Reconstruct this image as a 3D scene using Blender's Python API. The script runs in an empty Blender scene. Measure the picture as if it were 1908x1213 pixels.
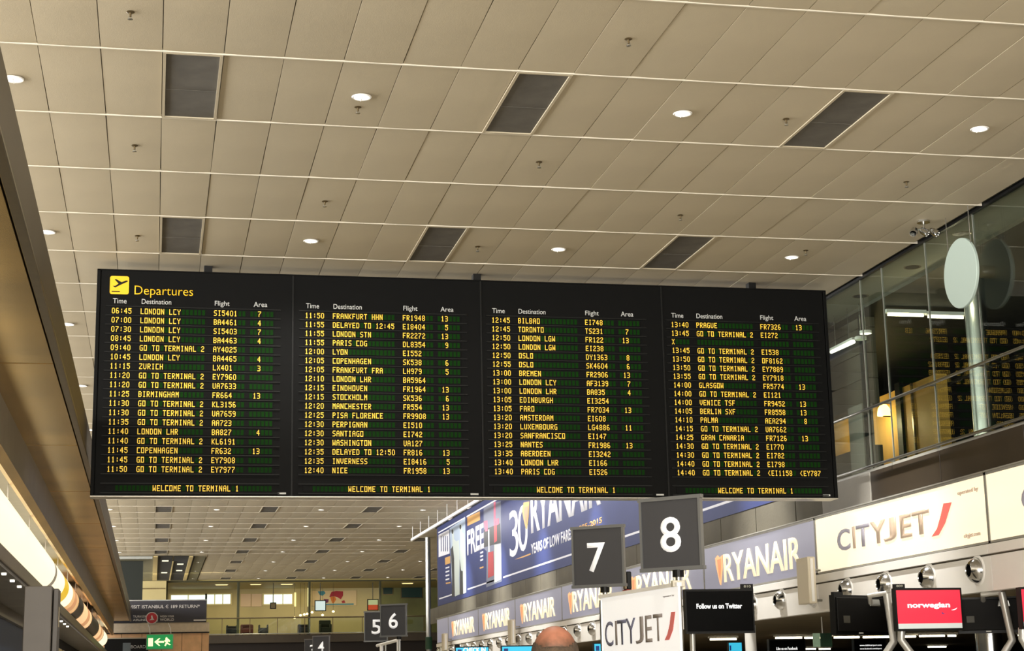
import bpy, bmesh, math, random
from mathutils import Vector, Matrix
random.seed(7)
SC = bpy.context.scene
COL = SC.collection
# ------------------------------------------------------------------ camera
EZ = 1.5                                   # eye height
F, CX, CY = 3143.08, 954.0, 606.5          # focal length in pixels, image centre
yaw, pit, rol = 0.210098, 0.211868, -0.020417
fd = Vector((math.sin(yaw)*math.cos(pit), math.cos(yaw)*math.cos(pit), math.sin(pit)))
r0 = Vector((math.cos(yaw), -math.sin(yaw), 0)); u0 = r0.cross(fd)
cr = r0*math.cos(rol)+u0*math.sin(rol); cu = -r0*math.sin(rol)+u0*math.cos(rol)
cam = bpy.data.cameras.new('camera'); camo = bpy.data.objects.new('camera', cam); COL.objects.link(camo)
cam.sensor_width = 36; cam.lens = F*36/1908; cam.clip_end = 500; cam.clip_start = .1
M = Matrix((cr, cu, -fd)).transposed().to_4x4(); M.translation = (0, 0, EZ); camo.matrix_world = M
SC.camera = camo
# ------------------------------------------------------------------ world, lights, exposure
SC.view_settings.view_transform = 'Standard'; SC.view_settings.look = 'None'
SC.view_settings.exposure = 0.0; SC.view_settings.gamma = 1; SC.view_settings.use_curve_mapping = False
w = bpy.data.worlds.new('world'); SC.world = w; w.use_nodes = True
w.node_tree.nodes['Background'].inputs[0].default_value = (.80, .88, 1, 1)
w.node_tree.nodes['Background'].inputs[1].default_value = 0.25
def area(name, loc, target, sx, sy, power, col, spread=180):
    l = bpy.data.lights.new(name, 'AREA'); l.shape = 'RECTANGLE'; l.size = sx; l.size_y = sy
    l.energy = power; l.color = col; l.spread = math.radians(spread)
    o = bpy.data.objects.new(name, l); COL.objects.link(o); o.location = loc
    o.rotation_euler = (Vector(target)-Vector(loc)).to_track_quat('-Z', 'Y').to_euler()
    return o
# added unseen fill panels, one along the left side, one behind the camera
area('left_side_fill', (-13.5, 40, 5.6), (0, 40, 5.9), 120, 3.6, 27000, (1, .985, .96))
area('front_fill', (2, -9, 3.6), (4, 30, 4.5), 22, 6, 5200, (1, .95, .87))
# wall washers carried by the rail in front of the right-hand wall
for yy in (33, 41, 49, 57):
    area('wall_washer', (9.75, yy, 7.05), (10.9, yy, 5.2), 7, .12, 60, (1, .96, .95))
# the recessed downlights: the right-hand row is aimed at the sign wall, the others light the floor
def beam(loc, target, e, col, ang, blend=1):
    l = bpy.data.lights.new('downlight_beam', 'SPOT'); l.energy = e; l.color = col; l.spot_size = math.radians(ang); l.spot_blend = blend; l.shadow_soft_size = .08
    o = bpy.data.objects.new('downlight_beam', l); COL.objects.link(o); o.location = loc
    o.rotation_euler = (Vector(target)-Vector(loc)).to_track_quat('-Z', 'Y').to_euler()
for k in range(-1, 14):
    yy = 16.13+2*(3*k+.5)
    if k < 8:
        beam((9.25, yy, 7.70), (10.9, yy, 2.4), 2300, (1, .97, .91), 58)
        beam((5.65, yy, 7.70), (5.65, yy, 0), 60, (1, .95, .88), 150)
        beam((2.05, yy, 7.70), (2.05, yy, 0), 360+60*max(k, 0), (1, .96, .90), 150)
    else:
        beam((5.65, yy, 7.70), (5.65, yy, 0), 500, (1, .88, .66), 150)
        beam((12.5, yy, 7.70), (12.5, yy, 0), 420, (1, .88, .66), 150)
# ------------------------------------------------------------------ helpers
def ray(x, y): return fd+cr*((x-CX)/F)-cu*((y-CY)/F)
def UX(x, y, X): d = ray(x, y); v = d*(X/d.x); v.z += EZ; return v
def UY(x, y, Y): d = ray(x, y); v = d*(Y/d.y); v.z += EZ; return v
def UZ(x, y, Z): d = ray(x, y); v = d*((Z-EZ)/d.z); v.z += EZ; return v
def lin(c): return tuple(((v/255)/12.92 if v/255 <= .04045 else ((v/255+.055)/1.055)**2.4) for v in c)
MATS = {}
def mat(name, rgb, rough=.6, metal=0, emit=None, es=0, noise=0, nscale=6, bump=0, bscale=60, spec=.5, coords='Object'):
    if name in MATS: return MATS[name]
    m = bpy.data.materials.new(name); m.use_nodes = True; nt = m.node_tree; b = nt.nodes['Principled BSDF']
    c = lin(rgb)
    b.inputs['Base Color'].default_value = (*c, 1); b.inputs['Roughness'].default_value = rough
    b.inputs['Metallic'].default_value = metal; b.inputs['Specular IOR Level'].default_value = spec
    if emit: b.inputs['Emission Color'].default_value = (*lin(emit), 1); b.inputs['Emission Strength'].default_value = es
    tc = nt.nodes.new('ShaderNodeTexCoord')
    if noise:
        n = nt.nodes.new('ShaderNodeTexNoise'); n.inputs['Scale'].default_value = nscale; n.inputs['Detail'].default_value = 5
        nt.links.new(tc.outputs[coords], n.inputs['Vector'])
        r = nt.nodes.new('ShaderNodeValToRGB'); r.color_ramp.elements[0].position = .3; r.color_ramp.elements[1].position = .7
        r.color_ramp.elements[0].color = (*[v*(1-noise) for v in c], 1); r.color_ramp.elements[1].color = (*[min(1, v*(1+noise)) for v in c], 1)
        nt.links.new(n.outputs['Fac'], r.inputs['Fac']); nt.links.new(r.outputs['Color'], b.inputs['Base Color'])
    if bump:
        n2 = nt.nodes.new('ShaderNodeTexNoise'); n2.inputs['Scale'].default_value = bscale; nt.links.new(tc.outputs[coords], n2.inputs['Vector'])
        bp = nt.nodes.new('ShaderNodeBump'); bp.inputs['Strength'].default_value = bump; bp.inputs['Distance'].default_value = .01
        nt.links.new(n2.outputs['Fac'], bp.inputs['Height']); nt.links.new(bp.outputs['Normal'], b.inputs['Normal'])
    MATS[name] = m
    return m
def glassmat(name, tint, f0=.04, gain=1.0):
    m = bpy.data.materials.new(name); m.use_nodes = True; nt = m.node_tree; nt.nodes.clear()
    out = nt.nodes.new('ShaderNodeOutputMaterial'); mx = nt.nodes.new('ShaderNodeMixShader')
    tr = nt.nodes.new('ShaderNodeBsdfTransparent'); gl = nt.nodes.new('ShaderNodeBsdfGlossy')
    tr.inputs[0].default_value = (*tint, 1); gl.inputs['Roughness'].default_value = 0.0; gl.inputs[0].default_value = (1, 1, 1, 1)
    lw = nt.nodes.new('ShaderNodeLayerWeight'); lw.inputs[0].default_value = .5
    p = nt.nodes.new('ShaderNodeMath'); p.operation = 'POWER'; p.inputs[1].default_value = 4
    a = nt.nodes.new('ShaderNodeMath'); a.operation = 'MULTIPLY_ADD'; a.inputs[1].default_value = gain; a.inputs[2].default_value = f0; a.use_clamp = True
    nt.links.new(lw.outputs['Facing'], p.inputs[0]); nt.links.new(p.outputs[0], a.inputs[0]); nt.links.new(a.outputs[0], mx.inputs[0])
    nt.links.new(tr.outputs[0], mx.inputs[1]); nt.links.new(gl.outputs[0], mx.inputs[2]); nt.links.new(mx.outputs[0], out.inputs[0])
    return m
def link(name, me, m, parent=None):
    o = bpy.data.objects.new(name, me); COL.objects.link(o)
    if m: me.materials.append(m)
    if parent: o.parent = parent
    return o
class MB:
    def __init__(s): s.v = []; s.f = []
    def box(s, a, b):
        x0, x1 = sorted((a[0], b[0])); y0, y1 = sorted((a[1], b[1])); z0, z1 = sorted((a[2], b[2])); n = len(s.v)
        s.v += [(x0, y0, z0), (x1, y0, z0), (x1, y1, z0), (x0, y1, z0), (x0, y0, z1), (x1, y0, z1), (x1, y1, z1), (x0, y1, z1)]
        s.f += [tuple(n+i for i in q) for q in ((0, 3, 2, 1), (4, 5, 6, 7), (0, 1, 5, 4), (1, 2, 6, 5), (2, 3, 7, 6), (3, 0, 4, 7))]
        return s
    def prism(s, poly, ext):            # closed 3-D polygon extruded along a vector
        n = len(s.v); k = len(poly); e = Vector(ext)
        s.v += [tuple(p) for p in poly]+[tuple(Vector(p)+e) for p in poly]
        s.f += [tuple(n+i for i in range(k)), tuple(n+k+i for i in reversed(range(k)))]
        s.f += [(n+i, n+(i+1) % k, n+k+(i+1) % k, n+k+i) for i in range(k)]
        return s
    def lathe(s, prof, o, ax, seg=24):  # prof: (radius, height along ax)
        ax = Vector(ax).normalized(); t = Vector((1, 0, 0)) if abs(ax.x) < .9 else Vector((0, 1, 0))
        e1 = ax.cross(t).normalized(); e2 = ax.cross(e1); n = len(s.v); o = Vector(o)
        for r, h in prof:
            for i in range(seg):
                a = 2*math.pi*i/seg; s.v.append(tuple(o+ax*h+(e1*math.cos(a)+e2*math.sin(a))*r))
        for j in range(len(prof)-1):
            for i in range(seg): s.f.append((n+j*seg+i, n+j*seg+(i+1) % seg, n+(j+1)*seg+(i+1) % seg, n+(j+1)*seg+i))
        return s
    def cyl(s, a, b, r, seg=16):
        a = Vector(a); b = Vector(b); L = (b-a).length
        return s.lathe([(1e-4, 0), (r, 0), (r, L), (1e-4, L)], a, b-a, seg)
    def tube(s, pts, r, seg=12):
        pts = [Vector(p) for p in pts]; n = len(s.v); k = len(pts); prev = None
        for i, p in enumerate(pts):
            d = ((pts[min(i+1, k-1)]-p).normalized()+(p-pts[max(i-1, 0)]).normalized()).normalized()
            if prev is None: prev = Vector((1, 0, 0)) if abs(d.x) < .8 else Vector((0, 0, 1))
            e1 = (prev-d*prev.dot(d)).normalized(); prev = e1; e2 = d.cross(e1)
            sc = 1.0
            if 0 < i < k-1:
                c = max(.4, d.dot((pts[i+1]-p).normalized())); sc = 1/c
            for j in range(seg):
                a = 2*math.pi*j/seg; s.v.append(tuple(p+(e1*math.cos(a)+e2*math.sin(a))*r*(sc if False else 1)))
        for i in range(k-1):
            for j in range(seg): s.f.append((n+i*seg+j, n+i*seg+(j+1) % seg, n+(i+1)*seg+(j+1) % seg, n+(i+1)*seg+j))
        s.f += [tuple(n+j for j in reversed(range(seg))), tuple(n+(k-1)*seg+j for j in range(seg))]
        return s
    def mesh(s, name, bevel=0, smooth=False, xf=None):
        me = bpy.data.meshes.new(name); me.from_pydata(s.v, [], s.f)
        bm = bmesh.new(); bm.from_mesh(me)
        if xf: bmesh.ops.transform(bm, matrix=xf, verts=bm.verts)
        bmesh.ops.recalc_face_normals(bm, faces=bm.faces)
        if bevel: bmesh.ops.bevel(bm, geom=[e for e in bm.edges], offset=bevel, segments=1, affect='EDGES', profile=.5)
        bm.to_mesh(me); bm.free()
        if smooth:
            me.polygons.foreach_set('use_smooth', [True]*len(me.polygons))
            try: me.set_sharp_from_angle(angle=math.radians(40))
            except Exception: pass
        return me
def put(name, mb, m, parent=None, bevel=0, smooth=False, xf=None):
    return link(name, mb.mesh(name, bevel, smooth, xf), m, parent)
def empty(name, loc=(0, 0, 0)):
    o = bpy.data.objects.new(name, None); COL.objects.link(o); o.empty_display_size = .1; o['_loc'] = 0; del o['_loc']
    return o
def tag(o, label=None, cat=None, group=None, kind=None):
    if label: o['label'] = label
    if cat: o['category'] = cat
    if group: o['group'] = group
    if kind: o['kind'] = kind
    return o
def struct(name, mb, m, parent=None, **k):
    o = put(name, mb, m, parent, **k)
    if not parent: o['kind'] = 'structure'
    return o
def shift(root, loc):                 # give an Empty its base point and keep its children where they stand
    loc = Vector(loc); root.location = loc
    for c in root.children:
        if c.parent == root: c.location = c.location-loc
def frame(o, right, up):              # matrix of a drawing plane
    r = Vector(right).normalized(); u = Vector(up).normalized(); n = r.cross(u)
    m = Matrix((r, u, n)).transposed().to_4x4(); m.translation = Vector(o); return m
def text_mesh(s, w_, h_, bold=0.0, ext=.004, xf=None, shear=0, space=1.0, anchor='l', fith=True):
    cu_ = bpy.data.curves.new('lettering', 'FONT'); cu_.body = s; cu_.size = 1; cu_.offset = bold; cu_.shear = shear; cu_.space_character = space; cu_.resolution_u = 4
    t = bpy.data.objects.new('lettering', cu_); COL.objects.link(t)
    dg = bpy.context.evaluated_depsgraph_get(); dg.update()
    me = bpy.data.meshes.new_from_object(t.evaluated_get(dg)); bpy.data.objects.remove(t); bpy.data.curves.remove(cu_)
    me.materials.clear()
    xs = [v.co.x for v in me.vertices]; ys = [v.co.y for v in me.vertices]
    x0, x1, y0, y1 = min(xs), max(xs), min(ys), max(ys)
    sx = w_/(x1-x0); sy = h_/(y1-y0)
    bm = bmesh.new(); bm.from_mesh(me)
    for v in bm.verts: v.co = Vector(((v.co.x-x0)*sx, (v.co.y-y0)*sy, 0))
    r = bmesh.ops.extrude_face_region(bm, geom=bm.faces[:])
    for e in r['geom']:
        if isinstance(e, bmesh.types.BMVert): e.co.z = ext
    bmesh.ops.recalc_face_normals(bm, faces=bm.faces)
    if xf: bmesh.ops.transform(bm, matrix=xf, verts=bm.verts)
    bm.to_mesh(me); bm.free(); return me
def poly2(pts, z0, z1):               # flat polygon in plane coords, given thickness
    b = MB(); b.prism([(x, y, z0) for x, y in pts], (0, 0, z1-z0)); return b
# ------------------------------------------------------------------ materials
TILE = mat('painted_ceiling_tile', (188, 176, 150), .65, noise=.035, nscale=1.3, bump=.12, bscale=90)
RAIL = mat('white_ceiling_rail', (216, 208, 190), .4)
VOID = mat('dark_plenum', (110, 100, 84), .9)
GRILLE = mat('dark_mesh_grille', (92, 88, 80), .7, noise=.2, nscale=3, bump=.4, bscale=200)
WHITE = mat('white_painted_metal', (246, 244, 240), .4, noise=.02, nscale=2)
CHROME = mat('satin_chrome', (205, 205, 203), .18, 1)
STEEL = mat('brushed_steel', (168, 168, 164), .32, 1, noise=.1, nscale=3)
ALU = mat('grey_aluminium', (150, 152, 153), .35, .6)
BLACK = mat('black_plastic', (10, 10, 9), .45, spec=.25)
BOARD = mat('board_black', (8, 8, 7), .6, noise=.1, spec=.12)
BOARDRIB = mat('board_rib_black', (18, 18, 16), .5, spec=.2)
BOARDEDGE = mat('board_edge_metal', (186, 180, 168), .35, .7)
YTXT = mat('yellow_flip_discs', (200, 160, 40), .5, emit=(240, 192, 62), es=.85)
GCELL = mat('unlit_green_discs', (14, 50, 9), .6, spec=.05)
GREYTXT = mat('pale_print', (200, 200, 196), .6)
YPRINT = mat('yellow_print', (232, 180, 20), .6, emit=(232, 176, 20), es=.35)
BRASS = mat('brass_soffit', (216, 180, 104), .27, .9, noise=.22, nscale=.8, bump=.15, bscale=3)
BRONZE = mat('bronze_trim', (112, 98, 72), .3, .75, noise=.15)
GREYCLAD = mat('grey_cladding', (128, 122, 110), .5, noise=.08, nscale=2)
CONC = mat('board_marked_concrete', (94, 89, 76), .8, noise=.14, nscale=1.4, bump=.3, bscale=20)
CONCL = mat('pale_concrete', (150, 146, 138), .8, noise=.08, nscale=1.2, bump=.2, bscale=20)
BROWNM = mat('brown_metal_panel', (50, 41, 30), .45, 0, noise=.22, nscale=.9)
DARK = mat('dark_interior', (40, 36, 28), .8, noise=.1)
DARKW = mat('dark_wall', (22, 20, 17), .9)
FLOOR = mat('terrazzo_floor', (176, 168, 152), .35, noise=.12, nscale=2)
YELL = mat('yellow_wall', (206, 160, 78), .6, noise=.06, nscale=2)
SIGNG = mat('grey_sign_face', (60, 60, 63), .6, noise=.03)
SIGNF = mat('sign_frame_aluminium', (122, 124, 126), .35, .5)
SIGNW = mat('white_sign_digit', (255, 255, 255), .5, emit=(255, 255, 255), es=.35)  # slight glow added so the digits come out bright white
BLUEB = mat('blue_banner', (44, 55, 104), .45, noise=.04, nscale=1, spec=.2)
BLIT = mat('blue_lit_panel', (90, 90, 102), .3, emit=(150, 148, 164), es=.72)
CREAM = mat('cream_lit_letters', (230, 215, 180), .4, emit=(255, 240, 200), es=.85)
ORANGE = mat('orange_lit_logo', (200, 140, 90), .4, emit=(250, 196, 140), es=.85)
CLIT = mat('cream_lit_panel', (200, 190, 160), .3, emit=(255, 242, 214), es=.85)
TAUPE = mat('taupe_letters', (150, 130, 110), .4, emit=(196, 172, 148), es=.6)
SLATE = mat('slate_letters', (120, 116, 126), .4, emit=(160, 152, 156), es=.6)
REDL = mat('red_slash', (225, 90, 80), .4, emit=(232, 100, 90), es=.6)
TRIMG = mat('grey_trim', (160, 158, 150), .4, .3)
TUBEW = mat('fluorescent_tube', (255, 250, 230), .3, emit=(255, 240, 200), es=7)
LAMPW = mat('lamp_glow', (255, 252, 240), .3, emit=(255, 248, 232), es=2.2)
WARMLAMP = mat('warm_lamp', (255, 230, 150), .3, emit=(255, 226, 130), es=5)
GLASS = glassmat('balcony_glass', (.90, .95, .91), .02, .62)
GLASSF = glassmat('gallery_glass', (.93, .96, .90), .03, .5)
# ================================================================== SETTING
CZ = 6.25+EZ; TX, TY = .5996, 1.9993; OX, OY = -1.2441, 16.1307; XR = 10.845
XB = 10.7                                    # face of the lit sign band
b = MB(); b.box((-14, -9, -.2), (34, 112, 0)); fl = struct('floor', b, FLOOR)
# ceiling: a slab with its tiles and cross rails
b = MB(); b.box((-14, -9, CZ+.10), (XR, 112, CZ+.3)); b.box((XR, 66, CZ+.10), (30, 97, CZ+.3)); ceil = struct('ceiling', b, VOID)
ORD = ['first', 'second', 'third', 'fourth', 'fifth', 'sixth', 'seventh', 'eighth', 'ninth', 'tenth', 'eleventh', 'twelfth', 'thirteenth', 'fourteenth', 'fifteenth', 'sixteenth', 'seventeenth', 'eighteenth', 'nineteenth', 'twentieth', 'twenty-first', 'twenty-second', 'twenty-third', 'twenty-fourth', 'twenty-fifth']
def gi(i): return OX+TX*i
def gj(j): return OY+TY*j
def proj(p):
    d = Vector(p)-Vector((0, 0, EZ)); z = d.dot(fd)
    if z < .1: return None
    return CX+F*d.dot(cr)/z, CY-F*d.dot(cu)/z
VENTI = (-9.5, -3.5, 2.5, 8.5, 14.5); LAMPI = (-12.5, -6.5, -.5, 5.5, 11.5, 17.5)
vents = []; lamps = []
JMAX = 40
for k in range(-4, 15):
    for i in (2.5, 8.5, 14.5)+((20.5, 26.5) if k > 8 else ()): vents.append((i, 3*k+.5))
    for i in (-.5, 5.5, 11.5, 17.5)+((23.5,) if k > 8 else ()): lamps.append((i, 3*k+.5))
tile_me = MB()
nx = 4; hw = TX/2-.004; hd = TY/2-.016
for jy in (-hd, hd):
    for i in range(nx+1):
        x = -hw+2*hw*i/nx; tile_me.v.append((x, jy, -.0038*(1-(2*i/nx-1)**2)))
    for i in range(nx+1): tile_me.v.append((-hw+2*hw*i/nx, jy, .02))
tile_me.v += [tile_me.v[i] for i in range(5)]+[tile_me.v[10+i] for i in range(5)]
for i in range(nx): tile_me.f.append((20+i, 25+i, 26+i, 21+i))
tile_me.f += [(0, 10, 15, 5), (4, 9, 19, 14), tuple(range(0, 5))+tuple(range(9, 4, -1)), tuple(range(14, 9, -1))+tuple(range(15, 20))]
base = bpy.data.meshes.new('ceiling_tile'); base.from_pydata(tile_me.v, [], tile_me.f); base.materials.append(TILE)
ok = True
for p in base.polygons: p.use_smooth = p.index < nx
ventset = set((math.floor(i), math.floor(j)) for i, j in vents)
slots = []
for j in range(-12, JMAX+8):
    for i in range(-20, 50):
        if gi(i+1) > XR+.05 and gj(j) < 66: continue
        if (i, j) in ventset: continue
        cx, cy = gi(i+.5), gj(j+.5)
        if cy > 79.5+1 and cx < 2.4: continue
        if cy > 97: continue
        q = [proj((gi(i+a), gj(j+c), CZ)) if gj(j+c) > .5 else None for a, c in ((0, 0), (1, 0), (1, 1), (0, 1))]
        vis = 0
        if all(q):
            xs = [p[0] for p in q]; ys = [p[1] for p in q]
            if max(xs) > 0 and min(xs) < 1908 and max(ys) > 0 and min(ys) < 1213:
                mx_, my_ = sum(xs)/4, sum(ys)/4
                hidden = (190 < mx_ < 1540 and 515+.03*(mx_-180) < my_ < 925) or mx_ < (my_-60)/4.4
                if not hidden: vis = abs((xs[2]-xs[0])*(ys[3]-ys[1])-(xs[3]-xs[1])*(ys[2]-ys[0]))/2
        slots.append((vis, i, j, cx, cy))
slots.sort(reverse=True)
rest = MB()
for n, (vis, i, j, cx, cy) in enumerate(slots):
    rz = random.uniform(-.0022, .0022); ry = random.uniform(-.004, .004); dz = random.uniform(-.002, .002)
    if n < 300 and vis > 0:
        o = bpy.data.objects.new('ceiling_tile', base); COL.objects.link(o); o.parent = ceil
        o.location = (cx, cy, CZ+dz); o.rotation_euler = (random.uniform(-.001, .001), ry, rz)
    else:
        k0 = len(rest.v)
        for v in base.vertices: rest.v.append((cx+v.co.x, cy+v.co.y, CZ+dz+v.co.z+v.co.x*ry))
        for p in base.polygons: rest.f.append(tuple(k0+t for t in p.vertices))
rme_ = bpy.data.meshes.new('distant_ceiling_tiles'); rme_.from_pydata(rest.v, [], rest.f); o = link('distant_ceiling_tiles', rme_, TILE, ceil); o['kind'] = 'stuff'
rail_mb = MB(); rail_mb.box((-12.5, -.011, -.012), (XR-.04, .011, .03)); rme = rail_mb.mesh('ceiling_rail'); rme.materials.append(RAIL)
for j in range(-8, JMAX+1):
    o = bpy.data.objects.new('ceiling_rail', rme); COL.objects.link(o); o.parent = ceil
    o.location = (0, gj(j), CZ)
    if gj(j) > 79.5: bpy.data.objects.remove(o)
# strip of plain ceiling behind the glass and the dark shadow gap beside it
b = MB(); b.box((XR+.05, 8, CZ), (11.68, 27.5, CZ+.3)); struct('trim_1', b, mat('plain_soffit', (168, 166, 150), .7, noise=.04))
b = MB(); b.box((XR-.035, 8, CZ-.03), (XR+.02, 66, CZ+.02)); struct('trim_2', b, BLACK)
# left, back and end walls
b = MB(); b.box((-14.2, -9, 0), (-14, 112, 3.4)); b.box((-14.2, -9, 7.9), (-14, 112, 8.1))
for yy in range(-8, 112, 6): b.box((-14.2, yy, 3.4), (-14.05, yy+.15, 7.9))
struct('wall_left', b, CONCL)
# right-hand wall: band of wall under the glass, wall behind the banner
zso_ = EZ+.1045*XB+.03; ZS = EZ+.2925*XR; ZB = EZ+.2485*XB
b = MB(); b.box((XR, 24.35, zso_+.13), (XR+.3, 65.7, ZS)); struct('wall_right', b, CONC)
b = MB(); b.box((XR, 27.5, ZS), (XR+.3, 65.7, CZ+.1)); struct('wall_right_upper', b, CONC)
b = MB()
brn = MB(); brn.box((XR-.02, 6, zso_+.13), (XR+.3, 24.33, ZS)); br = struct('wall_right_panelled', brn, DARKW)
for k in range(8):
    y1 = 24.32-2.4*k
    put('panel', MB().box((XR-.035, y1-2.385, ZB-.2), (XR-.02, y1, ZS-.005)), BROWNM, br, bevel=.004)
pl = MB(); pl.box((XR-.045, 24.34, ZB-.15), (XR-.002, 26.3, ZS-.01)); struct('trim_3', pl, CONCL, bevel=.01)
# board joints on the concrete band
for k in range(20):
    y0 = 27.6+2*k
    j_ = struct('trim_4', MB().box((XR-.012, y0, ZB-.1), (XR, y0+1.97, ZS-.01)), CONC, bevel=.004) if k % 1 == 0 else None
# ------------------------------------------------------------------ mezzanine behind the glass
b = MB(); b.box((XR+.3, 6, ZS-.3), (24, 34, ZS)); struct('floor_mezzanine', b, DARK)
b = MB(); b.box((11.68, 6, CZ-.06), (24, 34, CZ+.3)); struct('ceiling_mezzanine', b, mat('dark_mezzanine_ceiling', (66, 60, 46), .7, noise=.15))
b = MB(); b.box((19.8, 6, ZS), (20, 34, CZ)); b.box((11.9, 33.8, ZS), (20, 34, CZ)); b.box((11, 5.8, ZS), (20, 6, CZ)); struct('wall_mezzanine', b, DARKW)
mz = empty('concrete_wall')
zt = UX(1570, 770, 11.9).z; zl = UX(1570, 845, 11.9).z
yA = UX(1612, 700, 11.9).y
for k, (z0, z1) in enumerate(((ZS, zl), (zt, zt+.45), (zt+.45, zt+.9), (zt+.9, zt+1.35), (zt+1.35, CZ-.02))):
    put('board_marked_panel', MB().box((11.9, yA+.02, z0+.005), (12.15, 33.5, z1-.005)), CONC, mz, bevel=.006)
put('pilaster', MB().box((11.8, yA, ZS), (12.0, yA+.6, zt)), CONCL, mz)
shift(mz, (12, 30, ZS)); mz['kind'] = 'structure'
struct('trim_5', MB().box((11.82, yA-.14, ZS), (11.9, yA-.02, CZ-.06)), BLACK)
# yellow partition with wall lamp
YX = 13.6
p0 = UX(1608, 752, YX); p1 = UX(1745, 704, YX)
yw = MB(); yw.box((YX, p1.y, ZS), (YX+.2, 33.5, p0.z)); ywo = struct('wall_partition', yw, YELL)
struct('trim_6', MB().box((YX-.06, UX(1682, 800, YX-.05).y, ZS), (YX+.02, UX(1673, 800, YX-.05).y, p0.z+.1)), BLACK)
struct('trim_7', MB().box((YX-.04, UX(1702, 800, YX-.05).y, ZS), (YX+.02, UX(1700, 800, YX-.05).y, p0.z)), BRONZE)
p = UX(1647, 765, YX-.12)
lm = empty('wall_lamp'); hh = .22
put('glass_shade', MB().lathe([(1e-3, .2), (.06, .19), (.11, .12), (.13, .03), (.13, -.02), (1e-3, -.02)], p+Vector((0, 0, -.08)), (0, 0, 1), 20), WARMLAMP, lm, smooth=True)
put('bracket', MB().box((YX-.14, p.y-.03, p.z-.12), (YX, p.y+.03, p.z-.09)), BLACK, lm)
shift(lm, p); tag(lm, 'glowing dome wall lamp on the yellow wall behind the balcony glass', 'lamp')
pl_ = bpy.data.lights.new('wall_lamp_light', 'POINT'); pl_.energy = 28; pl_.color = (1, .8, .42); pl_.shadow_soft_size = .12
plo = bpy.data.objects.new('wall_lamp_light', pl_); COL.objects.link(plo); plo.location = p+Vector((-.35, 0, -.25))
pl2 = bpy.data.lights.new('mezzanine_light', 'POINT'); pl2.energy = 40; pl2.color = (1, .84, .5); pl2.shadow_soft_size = .4
plo = bpy.data.objects.new('mezzanine_light', pl2); COL.objects.link(plo); plo.location = (12.9, 31, ZS+1.6)
# fluorescent battens in the mezzanine
def batten(n, x0, x1, y, z, label, group=None):
    t = empty('fluorescent_batten')
    put('housing', MB().box((x0-.04, y-.05, z), (x1+.04, y+.05, z+.06)), WHITE, t)
    put('tube', MB().cyl((x0, y, z-.03), (x1, y, z-.03), .022, 10), TUBEW, t)
    shift(t, ((x0+x1)/2, y, z)); tag(t, label, 'ceiling light', group)
for n, (xa, xb, yy, lab) in enumerate(((1654, 1720, 583, 'front left'), (1729, 1794, 587, 'front right'), (1644, 1709, 588, 'rear left'), (1720, 1783, 592, 'rear right'))):
    Yb = (26.0, 26.0, 27.2, 27.2)[n]
    a = UY(xa, yy, Yb); c = UY(xb, yy, Yb)
    batten(n, a.x, c.x, Yb, a.z, 'bright fluorescent tube behind the balcony glass, %s of the four' % lab, 'fluorescent tubes on the mezzanine')
# tube added as a rail light's reflection beside the board; two little spots
a = UX(1549, 656, 11.5); c = UX(1591, 637, 11.5)
t = empty('rail_light_reflection'); put('tube', MB().cyl(a, c, .03, 12), LAMPW, t); put('housing', MB().box((11.47, a.y, a.z+.02), (11.53, c.y, a.z+.06)), WHITE, t)
for yy in (a.y-.2, c.y+.2): put('rod', MB().cyl((11.5, yy, a.z+.05), (11.5, yy, CZ), .006, 6), CHROME, t)
shift(t, a); tag(t, 'slender white line built as a rail light reflection, just right of the departures board', 'light')
for n, (x, y, lab) in enumerate(((1613, 622, 'brighter upper'), (1604, 633, 'dimmer lower'))):
    q = UX(x, y, 11.45+.1*n); t = empty('disc_light')
    put('lens', MB().lathe([(1e-3, 0), (.08, 0), (.09, .02)], q, (0, 0, 1), 20), LAMPW if n == 0 else mat('dim_lamp', (200, 205, 180), .3, emit=(190, 195, 160), es=.6), t)
    put('housing', MB().lathe([(.1, 0), (.1, .05), (1e-3, .06)], q, (0, 0, 1), 20), WHITE, t)
    put('rod', MB().cyl(q+Vector((0, 0, .05)), (q.x, q.y, CZ), .006, 6), CHROME, t)
    shift(t, q); tag(t, '%s of two small round lights right of the departures board' % lab, 'light')
# steel column behind the glass
a = UX(1827, 700, 12.6)
t = empty('steel_column'); put('shaft', MB().lathe([(.17, 0), (.17, CZ-.75-ZS), (.17, CZ-.06-ZS)], (a.x, a.y, ZS), (0, 0, 1), 32), STEEL, t, smooth=True)
put('collar', MB().lathe([(.171, 0), (.2, 0), (.2, .06), (.171, .06)], (a.x, a.y, ZS), (0, 0, 1), 32), STEEL, t)
shift(t, (a.x, a.y, ZS)); tag(t, 'round polished steel column behind the balcony glass', 'column')
l = bpy.data.lights.new('column_uplight', 'POINT'); l.energy = 14; l.color = (1, .85, .55); l.shadow_soft_size = .05
lo = bpy.data.objects.new('column_uplight', l); COL.objects.link(lo); lo.location = (a.x-.4, a.y-.3, CZ-.5)
# recessed dark discs in the soffit strip
for n, (x, y, lab) in enumerate(((1700, 498, 'nearer'), (1603, 552, 'farther'), (1793, 436, 'nearest'))):
    q = UZ(x, y, CZ); t = empty('speaker_disc')
    put('rim', MB().lathe([(.11, 0), (.13, -.004), (.14, .0)], q, (0, 0, 1), 24), BRONZE, t); put('grille', MB().lathe([(1e-3, .003), (.11, .003), (.11, -.002), (1e-3, -.002)], q, (0, 0, 1), 24), BLACK, t)
    shift(t, q); tag(t, '%s of three dark round discs in the soffit behind the glass' % lab, 'speaker', 'round discs in the soffit')
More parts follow.
